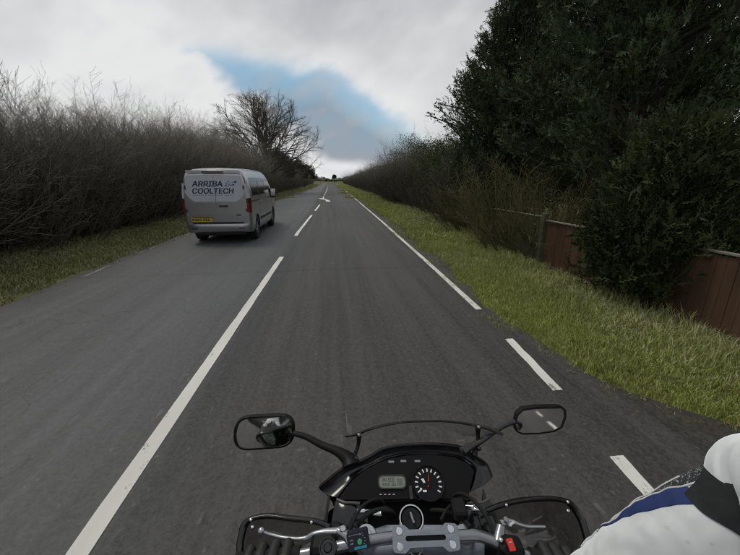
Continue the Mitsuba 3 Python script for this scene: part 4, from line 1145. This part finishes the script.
# levers
lv = bp_('clutch_lever', tube([(-0.2355, 0.5544, 0.8461), (-0.2181, 0.5526, 0.8399), (-0.1841, 0.5468, 0.8376), (-0.1555, 0.5447, 0.8376), (-0.1383, 0.5453, 0.8396), (-0.121, 0.5476, 0.8479), (-0.0907, 0.5488, 0.8521), (-0.0562, 0.5488, 0.8521)], [.0045, .0045, .0050, .0052, .0056, .0062, .0085, .0110], 12, 50, flat=((0, .6, 1), .8)), 'alloy')
bp_('lever_ball', ball((-0.237, 0.5546, 0.8463), .0078), 'alloy', lv)
bp_('perch', cat([tube([(-0.070, .549, .852), (-0.050, .540, .850), (-0.040, .531, .843)], [.011, .013, .014], 12), lathe([(0, .012), (.006, .012), (.0075, .010), (.0075, -.012), (0, -.012)], 18, loc=(-0.058, 0.5485, 0.853), direction=(0, -.2, 1))]), 'steel', lv)
bp_('cable', tube([(-0.045, .552, .850), (-0.02, .60, .858), (0.02, .64, .835), (0.04, .66, .78)], .0035, 8, 24), 'rubber', lv)
lv = bp_('brake_lever', tube([(0.285, 0.5590, 0.8600), (0.3074, 0.5642, 0.8603), (0.3294, 0.5618, 0.8538), (0.3513, 0.5606, 0.8496), (0.3843, 0.5606, 0.8496)], [.0075, .0065, .0042, .0040, .0036], 12, 40), 'alloy')
bp_('perch', cat([tube([(0.284, .556, .860), (0.278, .545, .852), (0.272, .532, .845)], [.010, .012, .013], 12), lathe([(0, .012), (.005, .012), (.006, .010), (.006, -.012), (0, -.012)], 18, loc=(0.296, 0.563, 0.861), direction=(0, -.2, 1))]), 'steel', lv)
bp_('adjuster', tube([(0.300, .548, .862), (0.304, .556, .860), (0.314, .561, .862)], .0042, 10), 'chrome', lv)
bp_('hose', tube([(0.268, .548, .852), (0.25, .60, .862), (0.22, .66, .830), (0.20, .68, .76)], .0045, 8, 24), 'rubber', lv)
rs = box(-.016, .016, -.022, .022, -.012, .014, .005)
rs.apply_translation((0.205, 0.60, 0.852))
bp_('brake_reservoir', rs, 'matte_black', smooth=False)
# switchgear
for (cx, cy, cz, nm) in ((-0.098, .5245, .8385, 'left'), (0.292, .524, .8365, 'right')):
    b_ = box(-.026, .026, -.021, .021, -.024, .021, .008)
    b_.apply_transform(trimesh.transformations.rotation_matrix(-0.06 if nm == 'left' else 0.16, [0, 1, 0])); b_.apply_translation((cx, cy, cz))
    sg = bp_('switch_housing', b_, 'matte_black', smooth=20)
    if nm == 'left':
        bp_('indicator_switch', lathe([(0, .006), (.007, .006), (.009, .003), (.0145, .003), (.0155, .0055), (.018, .0055), (.019, 0), (0, 0)], 30, loc=(cx + .012, cy - .014, cz + .020), direction=(0, -.55, 1)), 'gloss_black', sg)
    else:
        kx = unit(A([1, 0.1, 0.1])); ky = unit(np.cross(unit(A([0, -.5, 1])), kx)); kn = np.cross(kx, ky)
        bp_('kill_switch', plate(rrect(-.0065, .0065, -.0105, .0105, .002), .007, (A([0.2895, 0.5165, 0.8575]), kx, ky)), 'signal_red', sg, smooth=False, label='red engine stop switch')
        bp_('stop_mark', plate(rrect(-.003, .003, -.0005, .0005, .0003), .0006, (A([0.2895, 0.5165, 0.8575]) + kn * .007 + ky * .004, kx, ky)), 'dial_white', f'{sg}', smooth=False)
        bp_('toggle', ball((0.272, .524, .861), .0055), 'chrome', sg)
# hand guards
for pts, s in (([(-0.0878, 0.5606, 0.8496), (-0.1291, 0.5718, 0.8526), (-0.1792, 0.5772, 0.8531), (-0.23, 0.5826, 0.8537), (-0.2644, 0.5772, 0.8531), (-0.2808, 0.5638, 0.8425), (-0.2816, 0.5441, 0.8282), (-0.2758, 0.5247, 0.8151), (-0.2638, 0.5028, 0.7932)], -1),
               ([(0.2673, 0.5934, 0.8551), (0.3105, 0.6017, 0.8659), (0.3588, 0.6081, 0.8702), (0.412, 0.6091, 0.8735), (0.4507, 0.6036, 0.8725), (0.4699, 0.5889, 0.8577), (0.4763, 0.5688, 0.8419), (0.4755, 0.5484, 0.8252), (0.4625, 0.5224, 0.807)], 1)):
    P = A(pts)
    ctr = P.mean(0)
    mid = (P[0] + P[-1]) / 2
    inn = P + (ctr - P) * 0.13 + [0, 0.012, -0.012]
    deep = P + (mid - P) * 0.30 + [0, 0.045, -0.055]
    far = mid + (P - mid) * 0.12 + [0, 0.060, -0.085]
    hg = bp_('hand_guard', solid(refine([P, inn, deep, far], 18, 40), 0.003), 'smoked_acrylic', label=f'black hand guard hoop round the {"left" if s < 0 else "right"} grip')
    bp_('band', tube(P + [0, .001, -.001], [.0095, .011, .011, .0105, .0095, .0085, .0080, .0075, .007], 10, 60, flat=((0, 1, .8), 0.55)), 'gloss_black', hg)
    for q_ in (1, 4):
        bp_('bolt', ball(P[q_] + [0, -.006, .004], .0038), 'chrome', hg)
    bp_('bolt', ball(ctr + (P[5] - ctr) * 0.62 + [0, -.0, .008], .0045), 'chrome', hg)
# inner fairing, hoses and cables between the bar and the panel
for s in (-1, 1):
    xx = lambda v_: CEN + s * (v_ + (0.012 if s > 0 else 0))
    R0 = A([(xx(.185), .650, .818), (xx(.19), .625, .805), (xx(.195), .58, .77)])
    R1 = A([(xx(.150), .640, .822), (xx(.150), .612, .812), (xx(.15), .57, .775)])
    R2 = A([(xx(.11), .655, .800), (xx(.105), .62, .790), (xx(.10), .58, .760)])
    G = refine([R0, R1, R2], 10, 10)
    bp_('inner_panel', solid(G, .004), 'gloss_black')
    bp_('panel_edge', tube([(xx(.182), .652, .8215), (xx(.155), .640, .8245), (xx(.125), .640, .8220)], .0035, 8, 12), 'smoke_plastic')
hc_ = refine([LOW, LOW * [1, 1, 1] + [0, -.012, -.03], np.stack([np.linspace(-.10, .28, 12), np.full(12, .62), np.full(12, .745)], 1), np.stack([np.linspace(-.10, .28, 12), np.full(12, .55), np.full(12, .735)], 1)], 14, 24)
bp_('head_cover', solid(hc_, .003), 'panel_black')
bp_('under_tray', box(CEN - .21, CEN + .21, .56, .70, .70, .745, .01), 'matte_black', smooth=False)
for k, pts in enumerate([[(-.01, .60, .842), (.03, .615, .838), (.06, .63, .80)], [(-.03, .575, .835), (.01, .60, .848), (.05, .612, .83), (.06, .64, .78)], [(.16, .58, .845), (.19, .62, .838), (.23, .65, .79)], [(.22, .56, .850), (.20, .60, .835), (.15, .64, .80)]]):
    bp_('cable', tube(pts, .0048 if k % 2 else .0034, 8, 20), 'rubber')
for c_ in ((-.019, .607, .838), (-.004, .604, .840), (.018, .598, .842), (.237, .618, .838), (.248, .612, .838)):
    fit = lathe([(0, .010), (.0045, .010), (.0055, .008), (.0055, -.01), (0, -.01)], 14, loc=c_, direction=(0.9, -.25, .35))
    bp_('cable_fitting', fit, 'chrome')
# the rest of the machine, below and behind the rider's view
tank = lump([[((CEN, .44, .70), .10), ((CEN, .25, .74), .135), ((CEN, .02, .70), .10)], [((CEN, .30, .60), .15), ((CEN, .0, .58), .11)]], .02, 10)
bp_('tank', tank, 'gloss_black')
bp_('seat', lump([[((CEN, -.02, .70), .085), ((CEN, -.35, .69), .12)], [((CEN, -.35, .69), .12), ((CEN, -.75, .76), .10)]], .02, 10), 'rubber')
bp_('tail', lump([[((CEN, -.45, .62), .10), ((CEN, -.98, .74), .05)]], .02, 6), 'gloss_black')
bp_('engine', lump([[((CEN, .30, .36), .17), ((CEN, .0, .34), .17)], [((CEN, .28, .50), .13), ((CEN, -.1, .42), .12)]], .02, 4), 'matte_black')
for s in (-1, 1):
    G = refine([[(CEN + s * .20, .70, .80), (CEN + s * .22, .50, .66), (CEN + s * .20, .30, .56)], [(CEN + s * .22, .74, .60), (CEN + s * .235, .50, .48), (CEN + s * .21, .22, .42)], [(CEN + s * .17, .66, .36), (CEN + s * .18, .42, .26), (CEN + s * .16, .12, .26)]], 14, 14)
    bp_('side_fairing', solid(G, .005), 'gloss_black')
for wy, rr, ww in ((0.86, .30, .060), (-.60, .31, .085)):
    tk = bp_('wheel', lathe([(rr - .09, -ww), (rr - .03, -ww), (rr - .004, -ww * .5), (rr, 0), (rr - .004, ww * .5), (rr - .03, ww), (rr - .09, ww), (rr - .09, -ww)], 40, loc=(CEN, wy, rr), direction=(1, 0, 0)), 'tyre')
    bp_('rim', lathe([(0, -.03), (.06, -.04), (.06, -.012), (rr - .12, -.012), (rr - .095, -.045), (rr - .085, -.045), (rr - .085, .045), (rr - .095, .045), (rr - .12, .012), (.06, .012), (.06, .04), (0, .03)], 36, loc=(CEN, wy, rr), direction=(1, 0, 0)), 'matte_black', tk)
for s in (-1, 1):
    bp_('swing_arm', tube([(CEN + s * .11, 0.0, .36), (CEN + s * .11, -.60, .31)], .032, 10), 'matte_black')
bp_('silencer', tube([(CEN + .16, .0, .24), (CEN + .19, -.3, .30), (CEN + .22, -.75, .46)], [.03, .05, .06], 16, 20), 'steel')
bp_('mudguard', lump([[((CEN, .80, .60), .05), ((CEN, 1.02, .56), .045)], [((CEN, .80, .60), .05), ((CEN, .62, .52), .045)]], .02, 3), 'gloss_black')

# ------------------------------------------------------------------ rider
rider = thing('person', 'motorcycle rider in a white and blue jacket, gloved hands on the handlebar', 'person')
S_R, E_R, W_R = A([.335, -.16, 1.27]), A([.594, .374, 1.125]), A([.400, .440, .872])
S_L, E_L, W_L = A([-.045, -.16, 1.27]), A([-.30, .10, .98]), A([-.205, .430, .862])
torso = [[((.145, -.42, .82), .15), ((.09, -.42, .82), .14), ((.20, -.42, .82), .14)], [((.08, -.42, .84), .13), ((.21, -.42, .84), .13), ((.06, -.28, 1.12), .13), ((.23, -.28, 1.12), .13)],
         [((.06, -.28, 1.12), .13), ((.23, -.28, 1.12), .13), ((.0, -.19, 1.27), .075), ((.29, -.19, 1.27), .075)], [((.145, -.19, 1.30), .09), ((.145, -.14, 1.40), .065)],
         [((.0, -.19, 1.27), .075), ((-.045, -.17, 1.26), .07)], [((.29, -.19, 1.27), .075), ((.335, -.17, 1.26), .07)]]
arm_l = chain([S_L, E_L], [.070, .056]) + chain([E_L, W_L], [.056, .038])
legs = []
for s in (-1, 1):
    hip, knee, ank = A([.145 + s * .12, -.40, .78]), A([.145 + s * .215, .05, .66]), A([.145 + s * .20, -.26, .34])
    legs += chain([hip, knee], [.105, .072]) + chain([knee, ank], [.070, .045])
skin = lump([g for g in torso] + arm_l + chain([S_R, S_R + (E_R - S_R) * .3], [.07, .066]) + legs, .022, 10)
pb = put('body', trimesh.Trimesh(skin.vertices, skin.faces, process=False), 'trouser_cloth', rider, smooth=True, to_world=BIKE)
nv = trimesh.Trimesh(skin.vertices + skin.vertex_normals * 0.006, skin.faces, process=True).slice_plane([0, -.42, .835], unit(A([0, .30, 1.0])))
nv = max(nv.split(only_watertight=False), key=lambda g_: len(g_.faces))
hem = nv.vertices[np.unique(nv.edges[trimesh.grouping.group_rows(nv.edges_sorted, require_count=1)])]
hem = hem[hem[:, 1] < 0]
ctr_ = hem.mean(0)
hem = hem[np.argsort(np.arctan2(hem[:, 1] - ctr_[1], hem[:, 0] - ctr_[0]))][::3]
put('waistband', tube(np.vstack([hem, hem[:1]]), .012, 8), 'dark_cloth', rider, smooth=True, to_world=BIKE)
put('jacket', nv, 'white_cloth', rider, smooth=True, to_world=BIKE, label='white motorcycle jacket with blue stripes')
for s in (-1, 1):
    put('boot', lump([[((.145 + s * .20, -.27, .32), .055), ((.145 + s * .20, -.28, .20), .045)], [((.145 + s * .20, -.28, .20), .045), ((.145 + s * .19, -.08, .19), .038)]], .02, 4), 'rubber', rider, smooth=True, to_world=BIKE)
# helmet beside the camera
hc = A([.175, -.16, 1.60])
sh = trimesh.creation.icosphere(4, 1.0)
hv = sh.vertices * [.126, .155, .14]
hv[:, 2] += np.where((sh.vertices[:, 2] < 0) & (sh.vertices[:, 1] > 0), -0.03 * sh.vertices[:, 1], 0)
hk = put('helmet', trimesh.Trimesh(hv + hc, sh.faces), 'helmet_shell', rider, smooth=True, to_world=BIKE)
u, w = np.meshgrid(np.linspace(-1.2, 1.2, 24), np.linspace(-.15, .42, 8), indexing='ij')
G = np.stack([np.sin(u) * np.cos(w) * .129, np.cos(u) * np.cos(w) * .159, np.sin(w) * .143], -1) + hc
put('visor', solid(G, .002), 'tinted_glass', hk, smooth=True, to_world=BIKE)
# right sleeve: rings round a bent axis, shoulder to wrist
from scipy.interpolate import PchipInterpolator, CubicSpline
AX = CubicSpline([0, .30, .50, .62, .80, 1.0], A([S_R, S_R + (E_R - S_R) * .55 + [.02, 0, .015], E_R, E_R + (W_R - E_R) * .28 + [.0, .012, .0], E_R + (W_R - E_R) * .66 + [0, .008, 0], W_R]))
RAD = PchipInterpolator([0, .2, .40, .50, .60, .75, .9, 1.0], A([.074, .072, .072, .074, .070, .062, .050, .043]) * .985)


def sleeve(s, a, off=0.0):
    """Points on the sleeve: s from shoulder to wrist, a the angle round the arm (0 = away from the body and ahead, 90 = up)."""
    s, a = np.broadcast_arrays(np.asarray(s, float), np.radians(np.asarray(a, float)))
    c, t = AX(s), AX(s, 1)
    t = unit(t)
    o = unit(np.cross(t, [0, 0, 1.0]) * -1)
    o = np.where((o @ A([.8, .6, 0]))[..., None] < 0, -o, o)
    u_ = unit(np.cross(o, t)); u_ = np.where(u_[..., 2:] < 0, -u_, u_)
    d = np.cos(a)[..., None] * o + np.sin(a)[..., None] * u_
    crease = 0.0035 * np.sin(s * 60 + 2.2 * np.cos(a)) * np.exp(-((s - .50) / .10) ** 2) + 0.0055 * (meshkit.noise(np.stack([np.cos(a) * 2.2, np.sin(a) * 2.2, s * 14], -1), 5) - .5) + 0.004 * (np.abs(meshkit.noise(np.stack([np.cos(a) * 3.2 + s * 5, np.sin(a) * 3.2, s * 24], -1), 6) - .5) * 2 - .5)
    return c + d * (RAD(s) + crease + off)[..., None]


def sleeve_patch(s0, s1, lo_, hi_, off, back=-.004, ns=60, na=14):
    """The panel between the angle curves lo_(s) and hi_(s)."""
    s = np.linspace(s0, s1, ns)
    w = np.linspace(0, 1, na)
    a = lo_(s)[:, None] * (1 - w) + hi_(s)[:, None] * w
    ss = np.broadcast_to(s[:, None], a.shape)
    return shell(sleeve(ss, a, off), sleeve(ss, a, back))


s_, a_ = np.meshgrid(np.linspace(0, 1.0, 120), np.linspace(0, 360, 73)[:-1], indexing='ij')
Gv = sleeve(s_, a_)
i, j = np.meshgrid(np.arange(119), np.arange(72), indexing='ij')
q = np.stack([i * 72 + j, (i + 1) * 72 + j, (i + 1) * 72 + (j + 1) % 72, i * 72 + (j + 1) % 72], -1).reshape(-1, 4)
slv = trimesh.Trimesh(Gv.reshape(-1, 3), np.vstack([q[:, [0, 1, 2]], q[:, [0, 2, 3]]]), process=False)
slv.fix_normals()
sl = put('sleeve', slv, 'white_cloth', rider, smooth=True, to_world=BIKE, label='white right sleeve with blue stripe and black elbow band')
C_ = lambda xs_, ys_: PchipInterpolator(xs_, ys_)
pipe_a = C_([.55, .60, .634, .69, .76, .865, .93, 1.0], [82, 76, 66, 60, 61, 50, 43, 40])
put('mesh_panel', sleeve_patch(.555, .74, lambda s: np.full(s.shape, 20.0), C_([.55, .60, .634, .69, .74], [80, 74, 64, 57, 47]), .0012), 'mesh_cloth', sl, smooth=30, to_world=BIKE, label='grey mesh panel along the outside of the forearm')
put('blue_stripe', sleeve_patch(.600, .870, C_([.60, .634, .69, .76, .87], [78, 68, 62, 63, 50]), C_([.60, .649, .70, .76, .87], [103, 92, 84, 75, 50.5]), .0016), 'blue_cloth', sl, smooth=30, to_world=BIKE, label='blue stripe narrowing towards the wrist')
for nm_, s0_, s1_, fn_ in (('piping', .59, .94, pipe_a), ('piping', .60, .95, C_([.60, .68, .76, .95], [50, 44, 47, 38]))):
    t_ = np.linspace(s0_, s1_, 60)
    put(nm_, tube(sleeve(t_, fn_(t_), .0012), .0016, 8), 'piping', sl, smooth=True, to_world=BIKE)



def band_patch(a0, a1, s_lo, s_hi, off, na=50, ns=16):
    a = np.linspace(a0, a1, na)
    w = np.linspace(0, 1, ns)
    s = s_lo(a)[:, None] * (1 - w) + s_hi(a)[:, None] * w
    aa_ = np.broadcast_to(a[:, None], s.shape)
    return s, aa_, off(a, w)


s2, a2, o2 = band_patch(74, 215, C_([74, 99, 118, 167, 215], [.540, .528, .520, .470, .44]), C_([74, 78, 85, 105, 143, 215], [.556, .575, .612, .611, .586, .54]), lambda a, w: 0.0026 + 0 * a[:, None] * w)
put('elbow_band', shell(sleeve(s2, a2, o2), sleeve(s2, a2, -.004)), 'dark_cloth', sl, smooth=30, to_world=BIKE, label='dark stretch band across the elbow')
edge_ = lambda w: 1 - (1 - np.clip((1 - w) / .16, 0, 1)) ** 2
s2, a2, o2 = band_patch(-55, 215, lambda a: np.full(a.shape, .25), C_([-55, 60, 75, 93, 110, 125, 167, 215], [.540, .553, .557, .552, .542, .524, .482, .46]), lambda a, w: (0.002 + edge_(w) * (.012 + .052 * np.clip((1 - w) / .6, 0, 1)))[None] * np.interp(a, [-55, -30, 150, 215], [0, 1, 1, .3])[:, None], 70, 60)
put('elbow_cup', shell(sleeve(s2, a2, o2), sleeve(s2, a2, -.004)), 'white_cloth', sl, smooth=30, to_world=BIKE, label='rounded white armour cup on the elbow')


# gloved hands closed round the grips
def hand(wrist, grip0, grip1, s, parent):
    """Left (s=-1) or right hand over the grip that runs from grip0 (inner end) to grip1 (outer end)."""
    g0, g1 = A(grip0), A(grip1)
    ax = unit(g1 - g0)
    M = [[(wrist, .030), (g0 + ax * .018 + A([0, -.044, .004]), .017), (g1 - ax * .012 + A([0, -.044, .002]), .016)]]
    kn = [g0 + (g1 - g0) * f for f in (.22, .46, .70, .92)]
    M += [[(g0 + ax * .018 + A([0, -.044, .004]), .017), (g1 - ax * .012 + A([0, -.044, .002]), .016), (kn[0] + A([0, -.020, .0055]), .0125), (kn[3] + A([0, -.021, .005]), .0115)]]
    for q_, (k_, ln) in enumerate(zip(kn, (.92, 1.0, .95, .80))):
        r = (.0112, .0114, .0108, .0095)[q_]
        pts = [k_ + A([0, -.014, .0150]), k_ + A([0, .018 * ln, .0115]), k_ + A([0, .028 * ln, -.014]), k_ + A([0, .010, -.027]), k_ + A([0, -.008, -.022])]
        M += chain(pts, [r * 1.08, r, r * .95, r * .88, r * .8])
    th = [g0 + ax * .012 + A([0, -.040, .005]), g0 - ax * .004 + A([0, -.022, -.014]), g0 - ax * .004 + A([0, .004, -.026]), g0 + ax * .010 + A([0, .020, -.026])]
    M += chain(th, [.016, .0135, .0118, .0100])
    m = lump(M, .0035, 6)
    return put('glove', m, 'glove_leather', parent, smooth=True, to_world=BIKE, label=f'dark leather glove gripping the {"left" if s < 0 else "right"} handlebar end')


gl = hand(W_L, (-.150, .520, .8255), (-.262, .514, .8165), -1, rider)
gr = hand(W_R + [0, 0, -.008], (.345, .5185, .8210), (.445, .511, .8080), 1, rider)
put('cuff', lump(chain([W_L + (E_L - W_L) * f for f in (0.0, .22, .42)], [.044, .051, .060]), .008, 6), 'glove_leather', gl, smooth=True, to_world=BIKE)
